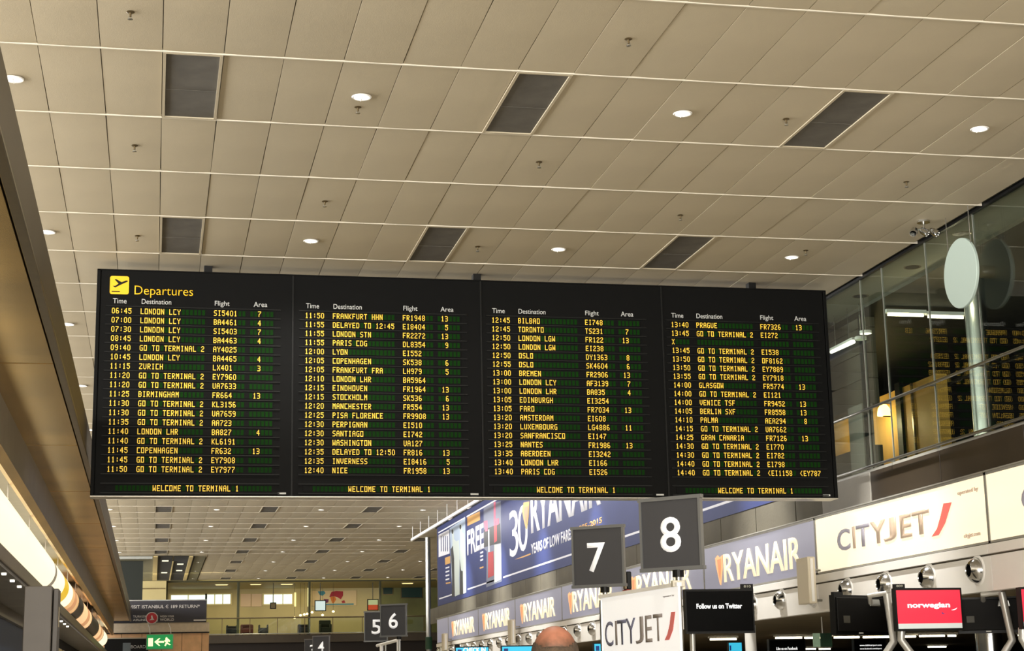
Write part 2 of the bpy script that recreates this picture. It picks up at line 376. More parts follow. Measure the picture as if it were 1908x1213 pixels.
# balcony glazing: panes, mullion rods, handrails
ys = [UX(x, 700, XR).y for x in (1835, 1740, 1655, 1613)]
edges = [27.45, ys[3], ys[2], ys[1], ys[0]]; d_ = ys[1]-ys[0]
while edges[-1] > 9: edges.append(edges[-1]-d_)
wn = empty('window_1'); wn['kind'] = 'structure'
for k in range(len(edges)-1):
    put('pane', MB().box((XR, edges[k+1]+.006, ZS), (XR+.016, edges[k]-.006, CZ-.02)), GLASS, wn)
for e in edges[1:-1]: put('mullion', MB().box((XR-.004, e-.006, ZS), (XR+.02, e+.006, CZ-.02)), TRIMG, wn)
put('bottom_channel', MB().box((XR-.03, edges[-1], ZS-.01), (XR+.05, 27.45, ZS+.035)), TRIMG, wn)
shift(wn, (XR, 20, ZS))
for n, (rt, lab) in enumerate(((.3833, 'upper'), (.3007, 'lower'))):
    X = XR-.12; z = EZ+rt*X; t = empty('handrail')
    put('rail', MB().cyl((X, 9, z), (X, 26.1, z), .022, 12), STEEL, t, smooth=True)
    for e in edges[1:-1]: put('bracket', MB().cyl((X, e, z), (XR, e, z), .012, 8), STEEL, t)
    shift(t, (X, 20, z)); tag(t, '%s brushed steel handrail along the balcony glass' % lab, 'handrail')
# ------------------------------------------------------------------ BLUE BANNER on the right wall
def wallframe(X, y, z): return frame((X, y, z), (0, -1, 0), (0, 0, 1))
bn = empty('advertising_banner'); XW = XR-.02
YL = 6.053*XR; zt_ = CZ-.03; zb_ = ZS+.01; YRT = 27.6; H_ = zt_-zb_
put('banner_sheet', MB().box((XW, YRT, zb_), (XR-.002, YL, zt_)), BLUEB, bn)
def bq(name, pts, m, t=.004):   # polygon given in photo pixels on the banner wall
    P = [UX(x, y, XW) for x, y in pts]; mb_ = MB(); mb_.prism([(XW-t, p.y, p.z) for p in P], (t, 0, 0)); return put(name, mb_, m, bn)
BW = mat('banner_white', (225, 225, 232), .5); BOR = mat('banner_gold', (206, 156, 84), .5); BSK = mat('banner_pale_blue', (170, 186, 206), .5)
BDK = mat('banner_dark_figure', (40, 42, 44), .5); BPK = mat('banner_pink', (206, 90, 120), .5); BRD = mat('banner_red', (176, 52, 60), .5); BTN = mat('banner_cloth', (196, 206, 200), .5)
lw_ = .02*XR*.25
for (y0, y1) in ((YL-.3, UX(870, 1100, XW).y+.15), (UX(870, 1100, XW).y-.15, UX(936, 1080, XW).y+.15), (UX(936, 1080, XW).y-.15, YRT+.5)):
    put('white_line', MB().box((XW-.004, y1, zb_+.24), (XW, y0, zb_+.29)), BW, bn)
    put('white_line', MB().box((XW-.004, y1, zt_-.24), (XW, y0, zt_-.19)), BW, bn)
C4 = lambda x, y: (805+x/5.779, 930+y/5.776)
bq('pale_backdrop', [C4(190, 315), C4(358, 205), C4(370, 1005), C4(220, 1050)], BSK)
bq('headline_block', [C4(70, 385), C4(185, 325), C4(190, 585), C4(72, 625)], BW)
for a_ in (95, 118, 140, 162): bq('headline_letter', [C4(a_, 400), C4(a_+8, 396), C4(a_+10, 560), C4(a_+2, 565)], BLUEB, .006)
bq('gold_block', [C4(140, 632), C4(195, 612), C4(197, 690), C4(143, 708)], BOR)
for k in range(4): bq('small_print', [C4(147, 735+42*k), C4(186, 723+42*k), C4(186, 738+42*k), C4(147, 750+42*k)], BW)
bq('small_print', [C4(150, 900), C4(200, 890), C4(200, 905), C4(150, 914)], BOR)
fg = [(215, 320), (232, 325), (238, 430), (262, 455), (290, 440), (300, 660), (290, 860), (300, 1020), (250, 1048), (240, 820), (215, 830), (205, 600), (222, 480)]
bq('figure_one', [C4(*q_) for q_ in fg], BTN, .006)
bq('figure_one_dark_print', [C4(*q_) for q_ in [(203, 540), (225, 500), (240, 640), (245, 1045), (215, 1055), (218, 820)]], BDK, .008)  # dark part of the first printed figure
fg = [(300, 270), (318, 275), (325, 360), (345, 370), (365, 650), (358, 1010), (335, 1020), (330, 770), (310, 760), (300, 560), (305, 420)]
bq('figure_two', [C4(*q_) for q_ in fg], BTN, .006)
bq('figure_two_dark_print', [C4(*q_) for q_ in [(300, 650), (315, 770), (333, 775), (338, 1020), (300, 1030)]], BDK, .008)  # dark part of the second printed figure
for q_ in ((222, 350), (308, 300)): bq('figure_head', [C4(q_[0]+9*math.cos(a), q_[1]+26*math.sin(a)) for a in [i*math.pi/5 for i in range(10)]], BDK, .01)
bq('gold_headline', [C4(380, 195), C4(515, 130), C4(518, 225), C4(382, 290)], BOR)
xf_ = wallframe(XW, UX(871, 1000, XW).y-.1, 0)
pa = UX(*C4(380, 600), XW); pb = UX(*C4(556, 250), XW); pc = UX(*C4(556, 530), XW)
link('banner_lettering', text_mesh('FREE', pa.y-pb.y, pb.z-pc.z, .03, .006, wallframe(XW, pa.y, pc.z)), BW, bn)
for k in range(3): bq('small_print', [C4(520, 570+40*k), C4(550, 560+40*k), C4(550, 578+40*k), C4(520, 588+40*k)], BW)
bq('small_print', [C4(515, 735), C4(555, 722), C4(555, 738), C4(515, 750)], BOR)
bq('grey_backdrop', [C4(557, 100), C4(640, 45), C4(742, 20), C4(752, 885), C4(585, 950), C4(590, 560), C4(557, 530)], mat('banner_grey', (110, 116, 136), .5))
bq('dark_jacket', [C4(560, 330), C4(735, 260), C4(742, 470), C4(560, 520)], BDK, .006)
bq('pink_collar', [C4(560, 240), C4(598, 230), C4(600, 340), C4(575, 350)], BPK, .008)
bq('pink_flower', [C4(685, 215), C4(722, 205), C4(722, 270), C4(690, 285)], BPK, .008)
bq('red_tie', [C4(668, 290), C4(700, 280), C4(702, 450), C4(672, 470)], BRD, .008)
bq('pink_stripe', [C4(666, 35), C4(686, 30), C4(686, 280), C4(668, 290)], BPK, .008)
bq('red_suitcase', [C4(606, 575), C4(662, 560), C4(668, 820), C4(605, 850)], BRD, .008)
bq('suitcase_handle', [C4(606, 330), C4(618, 325), C4(622, 565), C4(608, 570)], BW, .008)
bq('trouser_leg', [C4(672, 490), C4(740, 480), C4(748, 860), C4(672, 900)], BTN, .006)
C5 = lambda x, y: (930+x/9.333, 930+y/9.33)
def btext(s, xl, ybl, xr_, ytl_px, ybr_px, m, bold=0.0, nm='banner_lettering', xl2=None):
    a = UX(*C5(xl, ybl), XW); c = UX(*C5(xr_, ytl_px), XW); e = UX(*C5(xr_, ybr_px), XW)
    link(nm, text_mesh(s, a.y-c.y, c.z-e.z, bold, .006, wallframe(XW, a.y, (a.z+e.z)/2)), m, bn)
a = UX(*C5(190, 1000), XW); c = UX(*C5(325, 140), XW); e = UX(*C5(325, 960), XW)
link('banner_lettering', text_mesh('3', a.y-c.y, c.z-e.z, 0, .006, wallframe(XW, a.y, e.z-.02)), BW, bn)
a2 = UX(*C5(340, 930), XW); c2 = UX(*C5(490, 60), XW); e2 = UX(*C5(490, 880), XW)
link('banner_lettering', text_mesh('0', a2.y-c2.y, c2.z-e2.z, 0, .006, wallframe(XW, a2.y, e2.z)), BW, bn)
bq('gold_harp', [C5(430, 60), C5(530, 40), C5(515, 300), C5(490, 520), C5(470, 520), C5(430, 350), C5(405, 200)], BOR, .01)
bq('harp_inner', [C5(450, 140), C5(510, 120), C5(500, 300), C5(478, 440), C5(455, 340), C5(440, 220)], mat('banner_bronze', (170, 130, 96), .5), .014)
a = UX(*C5(560, 600), XW); Yend = UX(1125, 935, XW).y
link('banner_lettering', text_mesh('RYANAIR', a.y-UX(1120, 940, XW).y, 1.22, .03, .006, wallframe(XW, a.y, a.z)), BW, bn)
a = UX(*C5(560, 960), XW); e = UX(*C5(1240, 722), XW); c = UX(*C5(1240, 512), XW)
link('banner_lettering', text_mesh('YEARS OF LOW FARES', (a.y-e.y)*1.06, (c.z-e.z)*.98, .022, .006, wallframe(XW, a.y, (a.z+e.z)/2)), BW, bn)
a = UX(1075, 981, XW); e = UX(1122, 974, XW); c = UX(1122, 963, XW)
o = link('banner_lettering', text_mesh('1985-2015', a.y-e.y, (c.z-e.z), .02, .006, wallframe(XW, a.y, e.z)), BOR, bn); o['kind'] = 'stuff'
bq('gold_stroke', [C5(270, 1050), C5(550, 940), C5(550, 965), C5(400, 1020)], BOR)
shift(bn, (XR, 45, ZS)); tag(bn, 'long blue airline advertising banner high on the right wall with a big 30', 'banner')
# ------------------------------------------------------------------ LIT SIGN BAND AND WHITE FASCIA
zt_ = EZ+.2485*XB; zb_ = EZ+.1618*XB
bd = [65.0, 62.45, 56.45, 50.45, 44.4, 38.35, 32.27, 26.37, 20.4, 14.4, 8.4]
order = ['seventh', 'farthest', 'second farthest', 'third farthest', 'fourth farthest', 'middle', 'nearest', None, None, None]
def harp(par, y, z, w_, h_, m):
    pts = [(.0, .92), (.35, 1.0), (.62, .9), (1.0, .97), (.95, .55), (.72, .15), (.62, 0), (.5, .05), (.25, .4), (.05, .7)]
    put('harp_emblem', poly2([(px*w_, pz*h_) for px, pz in pts], 0, .012), m, par, xf=wallframe(XB-.022, y, z))
    put('harp_strings', poly2([(.3*w_, .85*h_), (.85*w_, .86*h_), (.78*w_, .5*h_), (.6*w_, .15*h_), (.45*w_, .4*h_)], .012, .018), mat('harp_inner_lit', (226, 140, 90), .4, emit=(226, 150, 110), es=.8), par, xf=wallframe(XB-.022, y, z))
for k in range(10):
    y1, y0 = bd[k], bd[k+1]; t = empty('illuminated_sign')
    city = k >= 7
    fr = MB(); fr.box((XB-.03, y0, zt_-.035), (XR-.03, y1, zt_)); fr.box((XB-.03, y0, zb_), (XR-.03, y1, zb_+.03))
    fr.box((XB-.03, y0, zb_), (XR-.03, y0+.03, zt_)); fr.box((XB-.03, y1-.03, zb_), (XR-.03, y1, zt_))
    put('sign_frame', fr, TRIMG, t)
    put('lit_panel', MB().box((XB-.02, y0+.03, zb_+.03), (XR-.05, y1-.03, zt_-.035)), CLIT if city else BLIT, t)
    Ls = y1-y0
    if not city and k > 0:
        harp(t, y1-.75, zb_+.13, .42, .58, ORANGE)
        link('lettering', text_mesh('RYANAIR', 4.02, .53, .016, .012, wallframe(XB-.022, y1-1.22, zb_+.17)), CREAM, t)
        lab = '%s of the lit blue-grey airline sign boxes with cream lettering' % order[k]
    elif city:
        def T(x, y): return UX(x, y, XB-.02)
        sh = bd[7]-y1
        if True:
            a_ = UX(1564, 1036, XB); e_ = UX(1736, 995, XB)
            tops = UX(1736, 947, XB).z; bots = e_.z
            segs = (('C', 1563, 1586), ('I', 1592, 1595.5), ('T', 1599, 1623), ('Y', 1626, 1653), ('J', 1650, 1673), ('E', 1682, 1702), ('T', 1705, 1736))
            for ch, xa, xb in segs:
                ya = UX(xa, 1000, XB).y-sh; yb = UX(xb, 990, XB).y-sh
                zz, hz = bots+.02, tops-bots-.02
                link('letter', text_mesh(ch, ya-yb, hz, .016, .012, wallframe(XB-.022, ya, zz)), SLATE if (ch == 'C' or (ch == 'T' and xa < 1650)) else TAUPE, t)
            P = [UX(x, y, XB) for x, y in ((1740, 1000), (1752, 997), (1764, 975), (1776, 936), (1762, 938), (1757, 960), (1750, 985))]
            put('red_slash', MB().prism([(XB-.034, q.y-sh, q.z) for q in P], (.012, 0, 0)), REDL, t)
            for (xa, ya_, xb, yb_, s_) in ((1788, 921, 1826, 911, 'operated by'), (1800, 1001, 1830, 993, 'cityjet.com')):
                A = UX(xa, ya_, XB); B = UX(xb, yb_, XB)
                link('small_print', text_mesh(s_, A.y-B.y, .07, 0, .012, wallframe(XB-.022, A.y-sh, A.z-.03)), TAUPE, t)
        lab = ('cream lit airline sign box with grey lettering and a red slash', 'cream lit sign box at the right edge of the view', 'cream lit sign box')[k-7]
    else: lab = 'short blank blue-grey sign box at the far end of the sign band'
    shift(t, (XB, (y0+y1)/2, zb_)); tag(t, lab, 'sign', 'illuminated signs above the check-in desks')
    for c in t.children: pass
b = MB(); b.box((XB-.05, 8, zt_), (XR-.03, 65.1, zt_+.02)); struct('trim_8', b, TRIMG)
# fascia: upper strip and lower panels with round air jets
zf1 = EZ+.148*XB; zf0 = EZ+.1045*XB
fa = empty('check_in_fascia')
for k in range(10):
    y1, y0 = bd[k]+.0, bd[k+1]
    put('upper_strip', MB().box((XB-.06, y0+.006, zf1+.012), (XR-.04, y1-.006, zb_-.012)), WHITE, fa, bevel=.003)
    put('lower_panel', MB().box((XB-.03, y0+.006, zf0), (XR-.04, y1-.006, zf1-.012)), WHITE, fa, bevel=.003)
put('shadow_gap', MB().box((XB+.02, 8.4, zf1-.02), (XR-.05, 65, zf1+.02)), VOID, fa)
put('shadow_gap', MB().box((XB+.02, 8.4, zb_-.02), (XR-.05, 65, zb_)), VOID, fa)
shift(fa, (XB, 40, zf0)); tag(fa, 'long white fascia below the lit airline signs', 'fascia')
jet_r = MB().lathe([(.145, .0), (.155, .012), (.19, .012), (.205, .0)], (0, 0, 0), (-1, 0, 0), 28).mesh('flange', smooth=True); jet_r.materials.append(WHITE)
jet_n = MB().lathe([(.175, .005), (.17, .04), (.15, .085), (.11, .125), (.085, .14), (.08, .13)], (0, 0, 0), (-1, 0, 0), 28).mesh('nozzle', smooth=True); jet_n.materials.append(CHROME)
jet_h = MB().lathe([(.083, .138), (.078, .05), (1e-3, .05)], (0, 0, 0), (-1, 0, 0), 24).mesh('throat'); jet_h.materials.append(BLACK)
jy = []
y = 1.942*10.7; cntj = 0
for k in range(0, 31): jy.append((k, y+1.45*k))
for n, (k, yy) in enumerate(jy):
    pxx = proj((XB-.03, yy, EZ+1.4))[0]
    if 1115 < pxx < 1395: continue
    t = empty('air_jet'); zc = EZ+.1312*XB
    for nm, me in (('flange', jet_r), ('nozzle', jet_n), ('throat', jet_h)):
        o = bpy.data.objects.new(nm, me); COL.objects.link(o); o.parent = t
    t.location = (XB-.03, yy, zc)
    if k < -0.5 and k != -1: lab = 'round chrome air jet in the white fascia at the right, outside the near edge'
    near = {0: 'right of the red screen', 1: 'above the red screen', 2: 'at the red screen\'s left corner', 3: 'above the left blank monitor', 4: 'partly behind the upright light', 5: 'left of the upright light', 6: 'touching the black screen'}
    if k in near: lab = 'round chrome air jet in the fascia, '+near[k]
    elif k > 6: lab = 'round chrome air jet, %s to the left of the white airline board' % ORD[cntj]; cntj += 1
    else: lab = 'round chrome air jet in the white fascia beyond the right edge of the photo'
    tag(t, lab, 'air vent', 'round air jets along the white fascia')
# upright light boxes standing off the fascia
for n, (px, py0, py1, wpx, lab) in enumerate(((1516, 1036, 1124, 17, 'nearest'), (957, 1154, 1200, 9, 'middle'), (831, 1180, 1212, 8, 'farthest'))):
    X = XB-.3; q = UX(px, py1, X); q2 = UX(px, py0, X); hw_ = wpx/F*q.y/2*.95
    t = empty('upright_light_box')
    put('body', MB().box((X-hw_, q.y, q.z), (X+hw_, q.y+.5, q2.z)), mat('light_box_cream', (222, 212, 190), .4), t, bevel=.01)
    put('front_strip', MB().box((X-hw_*.35, q.y-.012, q.z+.03), (X+hw_*.35, q.y, q2.z-.03)), WHITE, t)
    for z_ in (q.z+.06, q2.z-.2): put('bracket', MB().cyl((X+hw_, q.y+.3, z_), (XB-.03, q.y+.3, z_), .02, 8), STEEL, t)
    shift(t, q); tag(t, '%s of the upright pale light boxes standing off the white fascia' % lab, 'light', 'upright light boxes on the fascia')
# back of house below the fascia
zso = zf0+.03
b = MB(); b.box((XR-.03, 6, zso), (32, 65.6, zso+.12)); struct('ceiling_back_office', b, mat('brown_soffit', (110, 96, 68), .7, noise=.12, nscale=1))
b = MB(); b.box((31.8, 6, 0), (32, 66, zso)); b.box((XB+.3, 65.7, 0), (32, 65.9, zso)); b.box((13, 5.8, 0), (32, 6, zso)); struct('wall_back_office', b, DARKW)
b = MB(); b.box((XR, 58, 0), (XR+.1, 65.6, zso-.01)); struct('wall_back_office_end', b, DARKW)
for n, (xa, xb, py, Z, lab) in enumerate(((1323, 1372, 1189.5, 1.15, 'row below the black screen'), (1445, 1494, 1187, 1.15, 'row left of the green picture'), (1499, 1545, 1187, 1.15, 'row behind the green picture'), (1554, 1601, 1186, 1.15, 'row under the left blank monitor'),
     (1608, 1665, 1185.5, 1.15, 'row left of the red screen'), (1684, 1706, 1184.5, 1.15, 'short one under the left part of the red screen'), (1713, 1760, 1183.5, 1.15, 'one under the middle of the red screen'), (1766, 1781, 1183, 1.15, 'short one under the right end of the red screen'),
     (1496, 1520, 1208, 1.12, 'low row left'), (1526, 1547, 1208, 1.12, 'low row right'), (1729, 1763, 1204, 1.12, 'low one below the red screen'), (1897, 1908, 1182, 1.15, 'one at the right edge'))):
    a = UZ(xa, py, zso-.04); c = UY(xb, py, a.y)
    batten(n, a.x, c.x, a.y, zso-.035, 'warm fluorescent tube under the fascia, %s' % lab, 'fluorescent tubes under the fascia')
# columns in the dark space
for n, (xa, xb, Y, m, lab) in enumerate(((1389, 1409, 30, WHITE, 'cream round column under the fascia beside the black screen'), (1821, 1866, 26, CHROME, 'shiny steel column below the right blank monitor'))):
    a = UY(xa, 1200, Y); c = UY(xb, 1200, Y); r_ = (c.x-a.x)/2; t = empty('round_column')
    put('shaft', MB().lathe([(r_, 0), (r_, zso-.1)], ((a.x+c.x)/2, Y, 0), (0, 0, 1), 28), m, t, smooth=True)
    put('foot_ring', MB().lathe([(r_, .0), (r_+.03, 0), (r_+.03, .1), (r_, .1)], ((a.x+c.x)/2, Y, 0), (0, 0, 1), 28), STEEL, t)
    shift(t, ((a.x+c.x)/2, Y, 0)); tag(t, lab, 'column')
# ================================================================== CEILING FITTINGS
vf = MB(); a_ = TX/2-.004; c_ = TY/2-.018; w2 = .03
vf.box((-a_, -c_, -.014), (a_, -c_+w2, .02)); vf.box((-a_, c_-w2, -.014), (a_, c_, .02)); vf.box((-a_, -c_+w2, -.014), (-a_+w2, c_-w2, .02)); vf.box((a_-w2, -c_+w2, -.014), (a_, c_-w2, .02))
vfm = vf.mesh('vent_frame'); vfm.materials.append(TILE)
vg = MB().box((-a_+w2, -c_+w2, .0), (a_-w2, c_-w2, .02))
vgm = vg.mesh('mesh_grille'); vgm.materials.append(GRILLE)
vl = MB()
for yy in (.1,): vl.box((-a_+w2, yy-.006, -.004), (a_-w2, yy+.006, .002))
vlm = vl.mesh('grille_bars'); vlm.materials.append(GRILLE)
pos = {20.5: 'x', 26.5: 'y', 2.5: 'left', 8.5: 'middle', 14.5: 'right'}
for i, j in vents:
    y = gj(j)
    if y < 12 or y > 97 or (y > 78 and i < 6): continue
    if 29 < y < 56: continue
    t = empty('ceiling_vent')
    for nm, me in (('vent_frame', vfm), ('mesh_grille', vgm), ('grille_bars', vlm)):
        o = bpy.data.objects.new(nm, me); COL.objects.link(o); o.parent = t
    t.location = (gi(i), y, CZ)
    row = round((j-.5)/3)
    if row == 0: lab = 'large dark ceiling vent, %s of the upper row of three' % pos[i]
    elif row == 1: lab = 'dark ceiling vent just above the board, %s of the lower row of three' % pos[i]
    else: lab = 'small vent in the ceiling below the board, %s row down, %s from the left' % (ORD[max(0, row-7)], ORD[int((i-2.5)/6)])
    tag(t, lab, 'ceiling vent', 'dark mesh ceiling vents')
rg = MB().lathe([(.085, .0), (.087, -.008), (.1, -.01), (.108, .0)], (0, 0, 0), (0, 0, 1), 28).mesh('trim_ring', smooth=True); rg.materials.append(WHITE)
rf = MB().lathe([(.0865, -.004), (.0865, .02), (.055, .05)], (0, 0, 0), (0, 0, 1), 28).mesh('reflector', smooth=True); rf.materials.append(CHROME)
lp = MB().lathe([(.084, .0), (.08, -.006), (1e-3, -.010)], (0, 0, 0), (0, 0, 1), 20).mesh('lamp_glass'); lp.materials.append(LAMPW)
bf = MB().box((-.004, -.083, -.022), (.004, .083, -.004)).mesh('baffle'); bf.materials.append(WHITE)
for i, j in lamps:
    y = gj(j)
    if y < 12 or y > 97 or (y > 78 and i < 0): continue
    if 29 < y < 56 and i > 0: continue
    t = empty('downlight')
    for nm, me in (('trim_ring', rg), ('reflector', rf), ('lamp_glass', lp), ('baffle', bf)):
        o = bpy.data.objects.new(nm, me); COL.objects.link(o); o.parent = t
    t.location = (gi(i), y, CZ-.012)
    row = round((j-.5)/3); nm = {23.5: 'farthest right', -.5: 'leftmost', 5.5: 'second from left', 11.5: 'third from left', 17.5: 'rightmost'}[i]
    if row == 0: lab = 'round recessed downlight, %s of the upper row of four' % nm
    elif row == 1: lab = 'round recessed downlight, %s of the row just above the board' % nm
    elif i < 0 and row < 7: lab = 'small downlight beside the left edge of the departures board, %s one down' % ORD[row-2]
    else: lab = 'tiny downlight in the ceiling below the board, %s row down, %s' % (ORD[max(0, row-7)], nm)
    tag(t, lab, 'ceiling light', 'recessed downlights')
sp = MB().lathe([(1e-3, 0), (.045, 0), (.05, -.006), (.035, -.014), (.014, -.016), (.012, -.06), (1e-3, -.062)], (0, 0, 0), (0, 0, 1), 14).mesh('escutcheon', smooth=True); sp.materials.append(BRONZE)
sd = MB().lathe([(1e-3, -.085), (.03, -.085), (.03, -.09), (1e-3, -.092)], (0, 0, 0), (0, 0, 1), 12); sd.box((-.02, -.003, -.088), (-.015, .003, -.05)); sd.box((.015, -.003, -.088), (.02, .003, -.05)); sd.box((-.02, -.003, -.055), (.02, .003, -.05))
sd = sd.mesh('deflector'); sd.materials.append(STEEL)
SPR = [(1.5, -.48, 'at the top left, above the left large vent'), (1.5, 1.52, 'below and left of the left large vent'), (1.5, 3.53, 'left of the small vent above the board'), (5.5, .67, 'right under the second downlight of the upper row'),
       (5.5, 2.51, 'above the second downlight over the board'), (9.5, -.52, 'at the top, up and right of the middle large vent'), (9.5, 1.49, 'below the middle large vent'), (9.5, 3.51, 'right of the middle small vent above the board'),
       (13.55, .51, 'left of the right large vent'), (13.55, 2.51, 'above the right small vent'), (17.6, 1.56, 'far right, below the rightmost upper downlight'), (17.6, 3.3, 'beside the downlight above the right end of the board')]
for i, j, lab in SPR:
    t = empty('ceiling_sprinkler')
    for nm, me in (('escutcheon', sp), ('deflector', sd)):
        o = bpy.data.objects.new(nm, me); COL.objects.link(o); o.parent = t
    t.location = (gi(i), gj(j), CZ-.004); t.scale = (.8, .8, .85); tag(t, 'small dark sprinkler head '+lab, 'sprinkler', 'ceiling sprinklers')
# twin spotlight near the glass
q = UZ(1722, 432, CZ-.16); t = empty('twin_spotlight')
put('ceiling_plate', MB().cyl((q.x, q.y, CZ-.03), (q.x, q.y, CZ+.01), .09, 20), CHROME, t)
put('stem', MB().cyl((q.x, q.y, CZ-.14), (q.x, q.y, CZ-.02), .012, 10), CHROME, t)
put('cross_bar', MB().cyl((q.x-.16, q.y, CZ-.13), (q.x+.16, q.y, CZ-.13), .012, 10), CHROME, t)
for dx in (-.15, .0, .15):
    put('lamp_head', MB().lathe([(1e-3, -.07), (.03, -.07), (.05, -.03), (.055, .06), (.045, .06), (.03, 0)], (q.x+dx, q.y, q.z), (.5*(1 if dx >= 0 else -1), -.5, -.6), 18), CHROME, t, smooth=True)
shift(t, (q.x, q.y, CZ)); tag(t, 'cluster of chrome spotlights on the ceiling beside the glass wall', 'spotlight')
# round disc sign hung by the glass
DX = 10.6; c0 = UX(1791, 509, DX); R_ = (UX(1791, 443, DX).z-UX(1791, 576, DX).z)/2
t = empty('round_disc_sign')
put('disc', MB().lathe([(1e-3, -.02), (R_-.008, -.02), (R_, -.012), (R_, .02), (1e-3, .03)], c0, (1, 0, 0), 64), mat('pale_green_disc', (166, 180, 170), .5, emit=(170, 188, 176), es=.12), t)
put('hub', MB().cyl((DX+.03, c0.y, c0.z+.03), (XR-.02, c0.y, c0.z+.03), .09, 24), STEEL, t, smooth=True)
for dy in (-.33, .33): put('hanging_rod', MB().cyl((DX, c0.y+dy, c0.z+math.sqrt(R_**2-.33**2)-.02), (DX, c0.y+dy, CZ), .006, 8), CHROME, t)
shift(t, (DX, c0.y, c0.z)); tag(t, 'blank pale green round disc hanging from rods in front of the balcony glass', 'sign')
# suspended rail with rods in front of the banner
RX = 9.8; rz_ = EZ+.587*RX; t = empty('suspended_light_rail')
put('rail', MB().box((RX-.04, 26.5, rz_-.05), (RX+.04, 6.69*RX, rz_+.05)), WHITE, t, bevel=.01)
yy = 65.3
while yy > 27: put('rod', MB().cyl((RX, yy, rz_+.04), (RX, yy, CZ), .012, 8), WHITE, t); yy -= 2.0
for yy in (29, 38, 47, 53.4, 57): put('lamp_housing', MB().cyl((RX+.05, yy-.2, rz_-.02), (RX+.05, yy+.2, rz_-.02), .05, 12), WHITE, t)
shift(t, (RX, 45, rz_)); tag(t, 'white lighting rail hung on thin rods along the top of the banner', 'rail')
# ================================================================== LEFT CANOPY AND SHOP FRONT
Z1 = EZ+3.35; Z2 = EZ+3.9; XA, XC = -1.0, -1.74
cp = empty('metal_canopy')
put('fascia_plate', MB().box((XA-.06, 3, Z1+.02), (XA, 79.7, Z2)), mat('brown_fascia_metal', (88, 78, 62), .42, .35, noise=.1, nscale=1), cp)
put('fascia_lip', MB().box((XA-.05, 3, Z1-.02), (XA+.03, 79.7, Z1+.02)), BRONZE, cp, bevel=.008)
ys_ = [3, 10, 17.6, 23.5, 28.9, 34.4, 40, 45.6, 51.2, 56.8, 62.4, 68, 74, 79.7]
for k in range(len(ys_)-1):
    o = put('soffit_panel', MB().box((XC, ys_[k]+.02, Z1), (XA-.07, ys_[k+1]-.02, Z1+.03)), BRASS, cp)
put('canopy_top', MB().box((-2.9, 3, Z2-.1), (XA-.06, 79.7, Z2-.02)), GREYCLAD, cp)
ZG = EZ+1.5915*1.74
put('inner_fascia', MB().box((XC-.06, 3, ZG), (XC, 79, Z1+.04)), GREYCLAD, cp)
b = MB(); b.prism([(XC, 3, ZG+.05), (XC+.03, 3, ZG-.0), (XC-.05, 3, ZG-.09), (XC-.12, 3, ZG-.06), (XC-.06, 3, ZG+.05)], (0, 76, 0)); put('brass_bevel', b, BRASS, cp)
put('recess_soffit', MB().box((-2.9, 3, ZG+.02), (XC-.06, 79, ZG+.06)), BRONZE, cp)
shift(cp, (XA, 40, Z1)); tag(cp, 'long brass and bronze canopy running down the left side of the hall', 'canopy')
shop = MB(); shop.box((-2.9, 3, 0), (-2.75, 79, Z2)); struct('wall_shop', shop, BRONZE)
# curved illuminated drum signs in sections
AX, AZ, RD = -2.16, EZ+2.33, .34
def drum(name, y0, y1, m, par, r=RD):
    n = 20; mb = MB(); poly = []
    for i in range(n+1):
        a = math.radians(-95+i*(200)/n); poly.append((AX+r*math.cos(a), y0, AZ+r*math.sin(a)))
    mb.prism(poly, (0, y1-y0, 0)); return put(name, mb, m, par, smooth=True)
def lit(name, c, s): return mat(name, c, .35, emit=c, es=s)
Lw = lit('drum_cream', (255, 244, 208), 1.1); Ly = lit('drum_yellow', (225, 184, 40), .8); Lt = lit('drum_tan', (226, 176, 120), .85); Ld = mat('drum_dark', (40, 34, 28), .4); Lg = lit('drum_grey', (150, 140, 124), .5); Lo = lit('drum_orange', (236, 190, 140), 1.0); Lb = lit('drum_brown_print', (206, 150, 104), .75)
secs = [('large cream curved light drum nearest the camera on the left shop front', [(8, 33.0, Lw), (33.05, 33.6, Lg), (33.65, 36.6, Lw), (36.65, 38.4, Ly), (38.42, 40.4, Lw), (40.42, 43.6, Lt)], [(41.4, 42.6)]),
        ('dark curved sign section between the cream drum and the tan one', [(43.8, 46.6, Ld)], []),
        ('tan curved light drum with brown print in the middle of the left shop front', [(46.8, 53.2, Lo)], [(50, 51.6)]),
        ('dark curved sign section before the last lit drums', [(53.4, 60.2, Ld)], []),
        ('small cream curved light drum near the far end of the shop front', [(60.4, 66, Lo)], [(63, 64.4)]),
        ('last small cream curved light drum of the left shop front', [(66.6, 72, Lw)], [])]
for lab, parts, prints in secs:
    t = empty('curved_light_sign')
    for y0, y1, m in parts: drum('curved_panel', y0, y1, m, t)
    for y0, y1 in prints: drum('printed_patch', y0, y1, Lb, t, RD+.004)
    drum('end_ring', parts[-1][1], parts[-1][1]+.06, BRONZE, t, RD+.012)
    shift(t, (AX, parts[0][0], AZ)); tag(t, lab, 'sign', 'curved light drums on the shop front')
